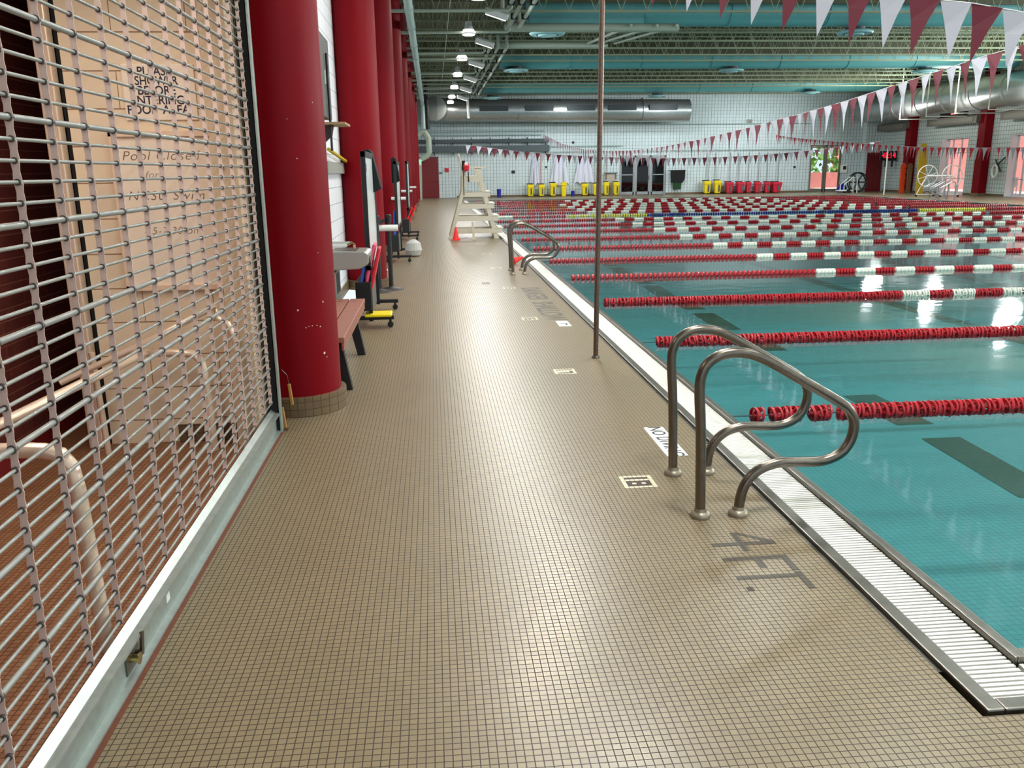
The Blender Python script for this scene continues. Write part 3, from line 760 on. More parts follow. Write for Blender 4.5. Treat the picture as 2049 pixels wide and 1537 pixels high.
# high-bay lamps
def lamp_round(x, y, lab):
    t = lthing('high_bay_lamp', (x, y, 5.38), lab, 'lamp', 'round high-bay lamps over the left deck')
    MB().lathe([(.17, 0), (.20, .0), (.11, .22), (.09, .34), (.0, .36)], n=20).build('reflector', mat('lamp_shell', (210, 214, 214), .3, .2), t, smooth=True)
    MB().lathe([(0, -.02), (.165, -.02), (.19, .05), (.13, .16), (0, .16)], n=20).build('lens', LAMPG, t, smooth=True)
    MB().tube([(0, 0, .30), (0, 0, 1.62)], .008, 6).build('cable', STEELD, t)
for k, y in enumerate([20.6, 25.8, 31.4, 36.6, 41.9, 47.2, 50.8]):
    lamp_round(1.17, y, 'glowing round high-bay lamp, %s of the left row under the ceiling' % (['first', 'second', 'third', 'fourth', 'fifth', 'sixth', 'last'][k]))
for k, y in enumerate((22.8, 27.7, 32.9, 38.0, 42.8, 47.6)):
    t = lthing('flood_lamp', (1.72, y, 5.36), 'tilted white flood lamp, %s of the right row under the ceiling' % (['first', 'second', 'third', 'fourth', 'fifth', 'last'][k]), 'lamp', 'tilted flood lamps over the left deck')
    o = B(-.3, .3, -.2, .2, 0, .16).build('housing', mat('lamp_shell', (210, 214, 214), .3, .2), t, bevel=.03); o.rotation_euler = (.25, .3, 0)
    o2 = B(-.26, .26, -.17, .17, -.02, .0).build('lens', mat('flood_lens', (255, 255, 250), .3, emit=1.6), t); o2.rotation_euler = (.25, .3, 0)
    MB().tube([(0, 0, .1), (0, 0, 1.64)], .01, 6).build('stem', STEELD, t)
pipe([(.62, 15, 5.9), (.62, 45, 5.9)], .015, PIPE, 'thin conduit running away beside the left lamp row', name='conduit')

# ================================================================ RUSTY POLE
pp = atz(1192, 716, 0)
t = thing('steel_pole', tuple(pp), 'tall rusty steel pole standing on the deck beside the gutter', 'pole')
MB().tube([(pp.x, pp.y, 0), (pp.x + .03, pp.y, 4.6)], .0225, 16).build('shaft', mat('rusty_steel', (104, 86, 76), .32, .8, noise=.35, scale=60), t, smooth=True)
MB().lathe([(.036, 0), (.036, .012), (.024, .02)], c=tuple(pp), n=20).build('floor_collar', STEELD, t)

# ================================================================ GRAB RAILS
RP = [(1.214, .0), (1.200, .40), (1.185, .62), (1.193, .70), (1.222, .752), (1.278, .785), (1.345, .795), (1.42, .785), (1.507, .748), (1.656, .661), (1.857, .542), (1.915, .49), (1.938, .43), (1.930, .36), (1.895, .30), (1.832, .264), (1.76, .253), (1.62, .257), (1.555, .250), (1.49, .225), (1.44, .178), (1.41, .11), (1.398, .0)]
def smooth_path(P, k=4):
    out = []
    for i in range(len(P) - 1):
        p0, p1, p2, p3 = P[max(i - 1, 0)], P[i], P[i + 1], P[min(i + 2, len(P) - 1)]
        for j in range(k):
            t = j / k
            out.append(tuple(.5 * ((2 * b) + (c - a) * t + (2 * a - 5 * b + 4 * c - d_) * t * t + (-a + 3 * b - 3 * c + d_) * t ** 3) for a, b, c, d_ in zip(p0, p1, p2, p3)))
    out.append(P[-1]); return out
RS = smooth_path(RP)
def grab_rail(y, x, lab):
    t = lthing('grab_rail', (x + 1.214, y, 0), lab, 'grab rail', 'pool ladder grab rails on the deck')
    MB().tube([(a - 1.214, 0, b) for a, b in RS], .0245, 18).build('rail_pipe', STEEL, t, smooth=True)
    for xx in (0, .184):
        MB().lathe([(.046, 0), (.048, .010), (.043, .022), (.030, .030), (.027, .045)], c=(xx, 0, 0), n=24).build('floor_flange', mat('worn_flange', (150, 140, 122), .38, .6), t, smooth=True)
    return t
grab_rail(3.66, 0, 'bent stainless grab rail nearest the camera, front one of the near pair')
grab_rail(4.24, .03, 'bent stainless grab rail behind the nearest one, with feet beside the NO DIVING tile')
grab_rail(13.47, .015, 'front bent grab rail of the distant pair before the guard chair')
grab_rail(14.05, .03, 'rear bent grab rail of the distant pair before the guard chair')

# ================================================================ DECK MARKINGS
t = thing('floor_sign', (1.355, 4.81, 0), 'white NO DIVING tile set in the deck behind the near rail foot', 'floor sign')
B(1.292, 1.418, 4.53, 5.10, -.004, .0012).build('plate', WHITEP, t)
text('lettering', 'NO DIVING', .118, TEXTK, (1.355, 4.815, .0016), (0, 0, -PI / 2), t, .0004, .001, .93)
t = thing('floor_sign', (1.36, 8.95, 0), 'small white depth tile set in the deck beyond the rusty pole', 'floor sign')
B(1.29, 1.42, 8.78, 9.10, -.004, .0012).build('plate', WHITEP, t)
B(1.31, 1.40, 8.92, 8.94, -.001, .0017).build('dash', TEXTK, t); B(1.37, 1.39, 8.84, 8.93, -.001, .0017).build('dash', TEXTK, t)
G5 = {'0': ('111', '101', '101', '101', '111'), '1': ('1', '1', '1', '1', '1'), '8': ('111', '101', '111', '101', '111'), '7': ('111', '001', '001', '001', '001'), '6': ('111', '100', '111', '101', '111'), '5': ('111', '100', '111', '001', '111'), '4': ('101', '101', '111', '001', '001'), '3': ('111', '001', '111', '001', '111'), '2': ('111', '001', '111', '100', '111')}
for k, (num, yc) in enumerate((('18', 4.17), ('17', 6.73), ('16', 9.33), ('15', 11.91), ('14', 14.45), ('13', 17.0), ('12', 19.5))):
    t = thing('lane_number', (1.038, yc, 0), 'small square mosaic reading %s set in the deck, white border' % num, 'lane number', 'mosaic lane numbers along the deck')
    q = .0254; x0 = .949; y0 = yc + 3.5 * q
    x0 = math.floor(x0 / q) * q + .0015; y0 = math.floor(y0 / q) * q + .0015
    B(x0, x0 + 7 * q, y0 - 7 * q, y0, -.004, .0008).build('border', CREAMT, t)
    g1, g2 = G5[num[0]], G5[num[1]]; m = MB()
    for r_, row in enumerate(('1', '0') if 0 else ()): pass
    cols = [''.join(g1[4 - z][c] for z in range(5)) for c in range(len(g1[0]))] + ['00000'] + [''.join(g2[4 - z][c] for z in range(5)) for c in range(len(g2[0]))]
    for c, col in enumerate(cols):
        for z in range(5):
            if col[z] == '1': m.box(x0 + (1 + z) * q, x0 + (2 + z) * q, y0 - (2 + c) * q, y0 - (1 + c) * q, -.003, .0012)
    m.build('digits', MAROT, t)
# 4 FT.
t = thing('floor_marking', (1.3, 3.2, 0), 'dark mosaic letters reading 4 FT. on the deck in front of the near rail', 'floor marking')
z0, z1 = -.002, .001
MB().box(1.168, 1.455, 3.330, 3.362, z0, z1).box(1.285, 1.315, 3.27, 3.46, z0, z1 - .0002).prism([(1.29, 3.465), (1.32, 3.465), (1.455, 3.365), (1.455, 3.34), (1.43, 3.34)], z0, z1 - .0001, 'Z').build('digit_four', DARKT, t)
MB().box(1.167, 1.45, 3.185, 3.218, z0, z1).box(1.42, 1.45, 3.075, 3.185, z0, z1).box(1.30, 1.33, 3.11, 3.185, z0, z1).build('letter_f', DARKT, t)
MB().box(1.170, 1.42, 3.015, 3.048, z0, z1).box(1.42, 1.45, 2.915, 3.085 - .02, z0, z1).build('letter_t', DARKT, t)
B(1.178, 1.205, 2.925, 2.955, z0, z1).build('full_stop', DARKT, t)
for k, (wd, yc) in enumerate((('DANGER', 11.3), ('SHALLOW', 9.85))):
    o = text('floor_lettering', wd, .36, DARKT, (1.30, yc, .0005), (0, 0, -PI / 2), None, .0006, .006, .80)
    tag(o, 'large dark mosaic word %s in the deck, %s of the two' % (wd, ('farther', 'nearer')[k]), 'floor lettering', 'dark mosaic words in the deck')
p = atz(972, 567, 0); tag(B(p.x - .06, p.x + .06, p.y - .1, p.y + .1, -.002, .001).build('floor_drain', DARKT), 'small dark drain cover flush in the deck beyond the words', 'drain')

# ================================================================ GRILLE (rolling gate)
GX = -1.06
gate = thing('rolling_grille', (GX, 2.34, 0), 'metal rolling grille of rods and flat links closing the locker corridor', 'grille')
S0, SP = 2.343, .2415
z_thick = [1.7575 + .2675 * k for k in range(-6, 8)]
zs = []; z = .155 + .0
k = 0
z = 1.7575 - .0535 * 29
while z < 3.3:
    zs.append((round(z, 4), abs(((z - 1.7575) / .2675) - round((z - 1.7575) / .2675)) < .05)); z += .0535
for z, th in zs:
    MB().tube([(GX, .9, z), (GX, 5.30, z)], .0088 if th else .0052, 10).build('thick_tube' if th else 'rod', ALU, gate, smooth=True)
for k in range(-5, 13):
    y = S0 + SP * k
    if y > 5.26: continue
    m = MB(); zz = [z for z, _ in zs]
    for j, (a, b) in enumerate(zip(zz, zz[1:])):
        # flat link plate square to the rods, a little waisted, leaning in and out alternately
        lv = []; dy = .0016 if j % 2 else -.0016
        for q, w in ((-.08, .0085), (.12, .0112), (.5, .0088), (.88, .0112), (1.08, .0085)):
            z = a + (b - a) * q; lv.append((z, w))
        b0 = len(m.v)
        for z, w in lv: m.v += [(GX - w, y + dy - .0009, z), (GX + w, y + dy - .0009, z), (GX + w, y + dy + .0009, z), (GX - w, y + dy + .0009, z)]
        for i in range(4):
            for c in range(4): m.f.append((b0 + i * 4 + c, b0 + i * 4 + (c + 1) % 4, b0 + i * 4 + 4 + (c + 1) % 4, b0 + i * 4 + 4 + c))
        m.f += [(b0 + 3, b0 + 2, b0 + 1, b0), (b0 + 16, b0 + 17, b0 + 18, b0 + 19)]
    nf = len(m.f)
    for z, th in zs: m.tube([(GX, y - .007, z), (GX, y + .007, z)], .0118 if th else .0086, 12)
    st = m.build('link_strap', LINK, gate); st.data.materials.append(BUSH)
    for p_ in st.data.polygons[nf:]: p_.material_index = 1
# bottom bar: steel angle
bar = MB().prism([(-1.075, .006), (-1.020, .006), (-1.020, .014), (-1.045, .018), (-1.045, .118), (-1.020, .122), (-1.020, .132), (-1.048, .136), (-1.075, .155)], .9, 5.31).build('bottom_bar', GALV, gate)
lt = B(-1.044, -1.040, 2.54, 2.66, .03, .105).build('latch_plate', STEELD, gate); 
MB().tube([(-1.045, 2.575, .075), (-1.012, 2.575, .075)], .013, 12).tube([(-1.012, 2.575, .075), (-1.008, 2.575, .075)], .020, 14).build('lock_cylinder', BRASS, lt).location = (0, 0, 0)
MB().bar((-1.03, 2.585, .075), (-1.02, 2.625, .065), .01, .01).bar((-1.02, 2.625, .06), (-1.018, 2.64, .135), .009, .016).tube([(-1.04, 2.62, .07), (-1.015, 2.62, .07)], .010, 10).build('latch_handle', STEEL, lt).location = (0, 0, 0)
B(-1.0447, -1.0440, 2.98, 3.02, .055, .10).build('sticker', WHITEP, gate)
struct(B(-1.03, -1.004, -3, 5.34, -.01, .004).build('trim_sill', SILLB))
t = thing('grille_guide', (-1.05, 5.34, 0), 'grey steel guide channel at the end of the rolling grille, beside the big red column', 'guide rail')
MB().box(-1.10, -1.012, 5.325, 5.345, 0, 6.9).box(-1.022, -1.012, 5.29, 5.325, 0, 6.9).build('channel', GALV, t)
B(-1.09, -1.03, 5.30, 5.324, .0, 6.9).build('dark_slot', VOID, t)
B(-1.015, -.985, 5.33, 5.37, 0, .01).build('foot', STEELD, t)
# wooden handled hook tools by the column
p = Vector((-1.0, 5.44, 0))
for k, (dx, dy, hgt, lab) in enumerate(((.0, .0, .13, 'short wooden handle leaning at the foot of the grille guide'), (.045, .06, .30, 'wooden-handled wire hook standing against the big red column'))):
    t = lthing('hook_tool', (p.x + dx - .01, p.y + dy - .04, 0), lab, 'tool', 'wooden handled tools by the red column')
    zb = 0 if k == 0 else .14
    MB().bar((.0, 0, zb), (-.012, 0, zb + .14), .024, .018).build('wood_handle', mat('handle_wood', (176, 128, 60), .55), t, bevel=.003)
    MB().tube([(-.012, 0, zb + .13), (-.02, .0, zb + .20), (-.05, 0, zb + .235)] if k else [(-.012, 0, .13), (-.014, 0, .15)], .003, 6).build('wire_hook', STEEL, t)

# ================================================================ LOCKER CORRIDOR
YS = 5.2
m = MB().box(-2.03, -1.14, YS, YS + .2, 0, 3.2)
struct(m.build('wall_corridor', CMUC))
struct(B(-1.62, -1.14, YS - .012, YS, 0, .11).build('baseboard_corridor', COVEX))
struct(MB().box(-1.24, -1.10, 5.08, 5.6, 0, 3.2).box(-1.27, -1.25, 5.4, 5.7, 0, ZT).box(-1.27, -1.06, 5.4, 5.66, 3.2, ZT).build('wall_jamb', SHADEJ))
struct(MB().box(-1.12, -1.10, 5.34, 5.66, 0, ZT).build('trim_jamb', SHADEJ))
for k, z in enumerate((2.55, 1.65, 1.18)):
    m = MB().tube([(-1.185, 5.085, z), (-1.185, 5.07, z)], .012, 8).build('jamb_bolt', BLACK)
    tag(m, 'dark bolt head in the corridor jamb beside the grille guide, %s one' % ('top', 'middle', 'lowest')[k], 'bolt', 'bolts in the corridor jamb')
struct(B(-2.6, -2.44, -3, 9, 0, 3.2).build('wall_brick', BRICKD))
struct(B(-2.44, -2.43, -3, 9, 0, .10).build('baseboard_brick', mat('red_cove', (120, 20, 24), .5)))
struct(B(-2.6, -1.14, 7.0, 7.2, 0, 3.2).build('wall_locker', mat('locker_dark', (60, 22, 18), .7)))
struct(B(-2.6, -1.08, -3, 9, 2.95, 3.1).build('ceiling_corridor', mat('corridor_ceiling', (214, 196, 170), .7)))
t = thing('steel_post', (-2.1, 5.15, 0), 'cream painted steel post at the end of the block wall in the corridor', 'post')
B(-2.135, -2.055, 5.12, 5.2, 0, 2.95).build('post_body', RAILW, t, bevel=.006)
struct(B(-2.055, -2.03, 5.21, 5.3, 0, 2.95).build('trim_gap', VOID))
# sign, board
t = thing('wall_sign', (-1.5, YS, 2), 'cream sign on the corridor block wall reading PLEASE SHOWER BEFORE ENTERING POOL AREA', 'sign')
a, b = aty(240, 128, YS - .01), aty(397, 240, YS - .01)
B(a.x, b.x, YS - .012, YS, b.z, a.z).build('plate', SIGN, t, bevel=.003)
rows = [('PLEASE', 307, 143), ('SHOWER', 312, 162), ('BEFORE', 313, 181.5), ('ENTERING', 316, 201), ('POOL  AREA', 317, 220)]
for s_, px, py in rows:
    q = aty(px, py, YS - .016); o = text('lettering', s_, .066, TEXTN, (q.x, YS - .0135, q.z), (PI / 2, 0, 0), t, .0006, .0008, {'PLEASE': .90, 'SHOWER': .86, 'BEFORE': .92, 'ENTERING': .93, 'POOL  AREA': .92}[s_])
t = thing('message_board', (-1.5, YS, 1.4), 'framed dry-wipe board with a faded handwritten closing notice below the shower sign', 'notice board')
a, b = aty(215, 262, YS - .015), aty(462, 578, YS - .015)
B(a.x + .03, b.x - .03, YS - .012, YS, b.z + .03, a.z - .03).build('board_face', SIGN, t)
MB().box(a.x, a.x + .035, YS - .03, YS, b.z, a.z).box(b.x - .035, b.x, YS - .03, YS, b.z, a.z).box(a.x, b.x, YS - .03, YS, a.z - .035, a.z).box(a.x, b.x, YS - .03, YS, b.z, b.z + .035).build('board_frame', mat('board_frame_cream', (236, 206, 178), .4), t, bevel=.004)
for s_, px, py, sz in (('Pool Closed', 320, 312, .075), ('for', 303, 350, .055), ('NCSU Swim', 332, 392, .075), ('- 5-7:30 pm', 345, 462, .06)):
    q = aty(px, py, YS - .016); text('handwriting', s_, sz, PENCIL, (q.x, YS - .0135, q.z), (PI / 2, 0, 0), t, .0003, -.0012, 1.05, shear=.25, space=1.1)
# handrails
def rail(pts, rad, lab, grp='cream painted handrails in the corridor'):
    t = thing('handrail', pts[0], lab, 'handrail', grp)
    MB().tube(pts, rad, 16).build('rail_pipe', RAILW, t, smooth=True); return t
def bend(px): return px
fy = 2.77
rail([(-1.19, fy, 0), (-1.212, fy, .60), (-1.222, fy, .68), (-1.25, fy, .722), (-1.30, fy, .738), (-1.36, fy, .742), (-1.75, fy, .745)], .0265, 'cream handrail bending down to the floor behind the grille latch')
P2 = [aty(428, 880, 5.0), aty(411, 760, 5.0), aty(405, 725, 5.0), aty(386, 708, 5.0), aty(350, 706, 5.0), aty(290, 707, 5.0), aty(235, 733, 4.7), aty(175, 762, 4.45), aty(0, 848, 3.9), aty(-80, 884, 3.7)]
P2[0].z = 0
rail([tuple(v) for v in P2], .024, 'lower sloping cream handrail ending in an elbow before the block wall')
P3 = [Vector((-1.175, 5.0, 0)), Vector((-1.178, 5.0, .5)), Vector((-1.185, 5.0, .68)), Vector((-1.215, 5.0, .765)), Vector((-1.27, 5.0, .80)), aty(432, 611, 5.0), aty(300, 682, 4.95), aty(175, 740, 4.9), aty(120, 766, 4.85)]
rail([tuple(v) for v in P3], .019, 'thinner cream handrail sloping above the other one, ending by the grille guide')
q = atz(222, 925, 0); rail([(-1.98, 5.0, 0), (-2.0, 5.0, .62)], .018, 'short upright cream post under the sloping handrails')

# ================================================================ LEFT WALL FITTINGS
x = XL + .02
t = thing('equipment_box', (XL, 10.6, 2.2), 'dark grey wall box behind the big red column, black rod down its front', 'cabinet')
B(XL, XL + .12, 9.6, 10.4, 2.20, 3.06).build('box_body', GREYB, t, bevel=.005)
B(XL + .12, XL + .125, 9.85, 10.3, 2.55, 2.70).build('label_plate', GREYL, t)
MB().tube([(XL + .14, 10.0, 2.88), (XL + .14, 10.0, 1.85)], .014, 8).build('rod', BLACK, t)
t = thing('wall_shelf', (XL, 11.5, 2.2), 'small plywood shelf with a dark bracket on the white wall below the grey box', 'shelf')
B(XL, XL + .31, 9.9, 10.5, 2.13, 2.155).build('shelf_board', PLYW, t); MB().prism([(XL, 2.13), (XL + .16, 2.13), (XL + .14, 2.02), (XL + .05, 1.94), (XL, 1.92)], 10.1, 10.16).build('bracket', mat('bracket_dark', (70, 40, 34), .5), t)
t = thing('wall_pole_rack', (XL, 11, 1.8), 'yellow pole in a grey holder fixed to the white wall, cables hanging down', 'pole rack')
MB().tube([(XL + .08, 10.2, 1.87), (XL + .08, 12.5, 1.74)], .022, 10).build('yellow_pole', YELD, t, smooth=True); MB().tube([(XL + .08, 12.5, 1.74), (XL + .08, 12.75, 1.725)], .02, 10).build('pole_end', STEELD, t)
B(XL, XL + .05, 10.3, 12.5, 1.60, 1.74).build('holder', GREYL, t)
MB().tube([(XL + .06, 12.6, 1.72), (XL + .05, 12.75, 1.5), (XL + .05, 12.95, 1.2), (XL + .05, 13.3, 1.12)], .008, 6).tube([(XL + .07, 12.7, 1.71), (XL + .2, 13.3, 1.5), (XL + .45, 13.9, 1.25)], .008, 6).build('cable', mat('blue_cable', (34, 34, 80), .5), t)
# drinking fountain
t = thing('drinking_fountain', (XL, 8.5, 0), 'steel drinking fountain on the wall between the big red column and the first whiteboard', 'drinking fountain')
MB().prism([(XL, .70), (-.72, .72), (-.64, .76), (-.62, .86), (-.66, .885), (XL, .90)], 8.15, 8.6).build('basin', mat('basin_steel', (168, 168, 160), .32, .5), t, bevel=.012)
B(-1.1, -.74, 8.2, 8.55, .875, .893).build('basin_well', STEELD, t)
B(XL, -.95, 8.2, 8.56, .28, .70).build('cabinet', mat('fountain_grey', (136, 138, 128), .4, .4), t, bevel=.01)
m = MB()
for k in range(12): m.box(-.949, -.945, 8.23, 8.53, .48 + k * .016, .488 + k * .016)
m.build('vent', LOUV, t)
MB().tube([(-.78, 8.45, .88), (-.78, 8.45, .93), (-.80, 8.42, .95), (-.84, 8.40, .93)], .012, 8).build('spout', BRASS, t)
B(-.64, -.618, 8.25, 8.5, .78, .83).build('push_bar', STEELD, t)
t = thing('bottle_filler', (XL, 9.4, .9), 'white bottle filling panel on the wall above the drinking fountain', 'bottle filler')
B(XL, XL + .10, 9.0, 9.5, .92, 1.32).build('panel', WHITEP, t, bevel=.01)
MB().box(XL, XL + .34, 9.0, 9.45, .86, .885).box(XL + .0, XL + .06, 9.5, 9.6, .8, 1.3).build('tray', WHITEP, t, bevel=.005)
# bench
t = lthing('bench', (-.88, 6.1, 0), 'reddish brown slatted bench with black splayed legs behind the big red column', 'bench')
for k, (a, b) in enumerate(((-.20, -.065), (-.055, .08), (.09, .225))):
    B(a - .02, b - .02, 0, 1.95, .415, .455).build('seat_plank', WOODR, t, bevel=.004)
B(.185, .20, -.0, 1.95, .36, .415).build('front_plank', WOODR, t)
for y in (.28, 1.55):
    for s in (1, -1):
        MB().prism([(s * .06, .41), (s * .15, .41), (s * .22, 0), (s * .15, 0)], y - .035, y + .035).build('leg', BLACK, t, bevel=.004)
    B(-.2, .18, y - .03, y + .03, .37, .415).build('crossbar', BLACK, t)
for k, (xx, yy) in enumerate(((-.02, .1), (.12, .1), (-.02, 1.8), (.12, 1.8))): B(xx - .02, xx + .02, yy - .006, yy + .006, .4551, .4556).build('bolt_slot', BLACK, t)

# whiteboards on wheels
def whiteboard(x, y0, y1, ztop, zbot, lab, box=True, dark=False, L=True, trayc=None):
    t = lthing('rolling_whiteboard', (x, y0, 0), lab, 'whiteboard', 'rolling whiteboards along the left deck'); L_ = y1 - y0
    B(.0, .02, .04, L_ - .04, zbot + .04, ztop - .04).build('board_face', BLACK if dark else WBOARD, t)
    MB().box(-.02, .03, 0, .05, zbot, ztop).box(-.02, .03, L_ - .05, L_, zbot, ztop).box(-.02, .03, 0, L_, ztop - .06, ztop).box(-.02, .03, 0, L_, zbot, zbot + .05).build('board_frame', BLACK, t, bevel=.004)
    for y in (.08, L_ - .12):
        MB().box(-.02, .02, y - .02, y + .02, .07, ztop).build('upright', BLACK, t)
        MB().box(-.25, .24, y - .025, y + .025, .085, .125).build('foot_bar', BLACK, t, bevel=.004)
        for xx in (-.2, .2):
            c = MB().tube([(xx - .0, y - .015, .032), (xx, y + .015, .032)], .032, 12).box(xx - .012, xx + .012, y - .02, y + .02, .03, .09).build('caster', BLACK, t)
    if L:
        B(.021, .023, .10, .22, ztop - .2, ztop - .12).build('printed_letter', TEXTK, t)
    if box: 
        MB().box(-.14, .02, .0 - .04, .62, .2, .50).build('bin_box', BLACK, t, bevel=.004); B(.02, .03, .0, .6, .2, .5).build('bin_side', GREYB, t)
    return t
wb = whiteboard(-.70, 8.95, 10.35, 1.82, .62, 'rolling whiteboard nearest the camera, black jacket on its corner and kickboards below')
whiteboard(-.67, 15.7, 17.4, 1.80, .62, 'middle rolling whiteboard seen edge-on with a black cloth over its top')
whiteboard(-.62, 20.9, 22.4, 1.86, .72, 'rolling whiteboard farthest from the camera, red boards in its box')
def drape(x, y, z, lab, w=.12, l=.4):
    o = MB().prism([(x - .05, z - l), (x - .05, z + .01), (x, z + .03), (x + .04, z + .0), (x + w, z - l * .9), (x + .03, z - l)], y, y + .3).build('draped_cloth', BLACKF, bevel=.01)
    tag(o, lab, 'cloth', 'black cloths hung over the whiteboards')
drape(-.72, 10.06, 1.84, 'black jacket hung over the corner of the nearest whiteboard', .13, .46)
drape(-.68, 15.75, 1.84, 'black cloth hung over the top of the edge-on whiteboard', .10, .42)
def kick(px, y, x, z, m, lab, tilt, rz=0, w=.28, h=.44):
    t = MB().box(-.016, .016, 0, w, 0, h).build('kickboard', m, bevel=.012); t.location = (x, y, z); t.rotation_euler = (0, tilt, rz); tag(t, lab, 'kickboard', 'foam kickboards in the whiteboard boxes')
kick(0, 8.98, -.80, .40, BLUEF, 'blue foam kickboard behind the red ones in the nearest box', .22, h=.34)
kick(0, 8.96, -.745, .40, PINKF, 'pink foam kickboard leaning in the nearest whiteboard box', .24, h=.50)
kick(0, 8.96, -.69, .40, REDF, 'dark red foam kickboard leaning rightmost in the nearest box', .24, h=.46)
kick(0, 15.75, -.72, .42, BLUEF, 'blue foam kickboard upright in the middle whiteboard box', .02, h=.5)
kick(0, 20.95, -.67, .40, CONE, 'bright red kickboard leaning out of the farthest box, left one', .4, h=.40)
kick(0, 20.95, -.60, .40, CONE, 'bright red kickboard leaning out of the farthest box, right one', .4, h=.45)
o = MB().box(-.14, .14, -.13, .13, 0, .03).build('kickboard', YEL, bevel=.01); o.location = (-.62, 9.05, .127); tag(o, 'bright yellow kickboard lying on the foot bar of the nearest whiteboard', 'kickboard', 'foam kickboards in the whiteboard boxes')
# belt posts
for k, (xx, yy) in enumerate(((-.63, 12.06), (-.78, 11.83))):
    t = lthing('belt_post', (xx, yy, 0), ('black belt barrier post standing right of the other, wide round base', 'black belt barrier post half hidden behind the first whiteboard')[k], 'barrier post', 'belt barrier posts beside the second red column')
    MB().lathe([(.175, 0), (.17, .015), (.05, .03), (.03, .05)], n=28).build('base', mat('post_base', (52, 46, 44), .5), t, smooth=True)
    MB().tube([(0, 0, .03), (0, 0, .93)], .032, 14).build('post', BLACK, t, smooth=True); MB().lathe([(.04, .93), (.045, 1.03), (.03, 1.04)], n=16).build('belt_head', BLACK, t)
    if k == 0: MB().bar((-.03, -.02, .97), (-.15, -.22, .93), .004, .05).build('belt', BLACKF, t)
# white bolsters on the columns
for k, y in enumerate((12.0, 18.0, 23.9, 29.8)):
    z = (.86, 1.08, 1.1, 1.1)[k]
    t = MB().tube([(-.86, y, z), (-.56 if k else -.5, y, z)], .045 if k == 0 else .032, 14).build('column_bumper', WHITEP, smooth=True)
    tag(t, 'white tube sticking out from the %s red column' % ('second', 'third', 'fourth', 'fifth')[k], 'tube', 'white tubes on the red columns')
o = MB().lathe([(.0, 0), (.13, .02), (.17, .12), (.14, .26), (.05, .32), (0, .33)], n=18).build('sack', mat('white_sack', (190, 190, 184), .7)); o.location = (-.42, 16.9, .0); tag(o, 'pale rounded sack on the deck behind the middle whiteboard', 'sack')
for k, (px, py, s) in enumerate(((764, 552, .05), (770, 547, .04))):
    q = atz(px, py, 0); o = MB().lathe([(0, 0), (s, .01), (s * .8, s), (0, s * 1.2)], n=10).build('cloth_scrap', mat('cream_cloth', (220, 190, 160), .8)); o.location = (q.x, q.y + .3, 0); tag(o, 'small cream cloth scrap by the second red column base, %s one' % ('left', 'right')[k], 'cloth', 'cream scraps by the second column')

# exit sign and red hose cabinet on left
t = thing('exit_sign', (-.9, 49, 2.8), 'green lit exit sign half hidden at the last red columns', 'exit sign')
e = aty(838, 325, 49); B(e.x - .35, e.x + .15, 49.0, 49.03, e.z - .16, e.z + .16).build('sign_box', WHITEP, t); MB().tube([(e.x - .1, 49.02, e.z + .16), (e.x - .1, 49.02, 7.0)], .012, 6).build('hanger_rod', STEELD, t); text('lettering', 'EXIT', .24, EXITG, (e.x - .1, 48.99, e.z), (PI / 2, 0, 0), t, .002, .004)
# ladder brackets on last columns
# ================================================================ GUARD CHAIR
t = lthing('lifeguard_chair', (.35, 21.0, 0), 'tall beige wooden lifeguard chair with steps standing at the pool edge', 'lifeguard chair')
YN, YFR = .0, .85
def board(m, p, q, w, th, y): m.bar((p[0], y, p[1]), (q[0], y, q[1]), w, th, up=(0, 1, 0))
for y, lab in ((YN, 'near'), (YFR, 'far')):
    m = MB(); m.prism([(0, 0), (.09, 0), (.42, 1.15), (.46, 1.72), (.36, 1.72), (.34, 1.15)], y - .02, y + .02); m.build('rear_leg', CHAIR, t, bevel=.004)
    MB().prism([(1.12, 0), (1.22, 0), (.80, 1.68), (.68, 1.68)], y - .02, y + .02).build('front_leg', CHAIR, t, bevel=.004)
    MB().box(.34, .95, y - .045, y + .045, 1.68, 1.71).build('armrest', CHAIR, t)
    MB().box(.40, .80, y - .03, y + .03, 1.36, 1.47).build('seat_rail', CHAIR, t)
    for z, a, b in ((1.0, .36, 1.03), (.72, .28, 1.12), (.43, .20, 1.22), (.13, .10, 1.31)):
        MB().box(a, b, y - .03, y + .03, z, z + .09 + .02).build('side_board', CHAIR, t)
for z, a, b in ((1.11, .86, 1.05), (.83, .94, 1.14), (.54, 1.05, 1.24), (.24, 1.13, 1.33)):
    B(a, b, YN - .04, YFR + .04, z, z + .025).build('step', CHAIR, t, bevel=.004)
B(.36, .80, YN, YFR, 1.47, 1.50).build('seat', CHAIR, t)
MB().prism([(.44, 1.50), (.40, 1.50), (.28, 2.02), (.31, 2.03)], .12, .73).build('backrest', CHAIR, t, bevel=.01)
MB().prism([(.57, .0), (.63, .0), (.60, .42), (.55, .42)], YN - .25, YN - .2).box(.52, .66, -.30, -.14, 0, .03).build('centre_prop', CHAIR, t)
B(.0, .10, YN - .05, YFR + .05, 0, .03).build('foot_skid', CHAIR, t); B(1.11, 1.23, YN - .05, YFR + .05, 0, .03).build('foot_skid', CHAIR, t)
t = lthing('rescue_pack', (.81, 20.93, 1.6), 'red and white rescue pack with a black strap hung on the lifeguard chair', 'rescue pack')
MB().lathe([(.0, .0), (.07, .02), (.08, .12), (.06, .2), (0, .22)], n=14).build('pouch', REDF, t); B(-.1, -.02, -.04, .04, .04, .25).build('black_pouch', BLACKF, t); B(-.03, .04, -.07, -.05, .14, .22).build('white_flap', WHITEP, t)
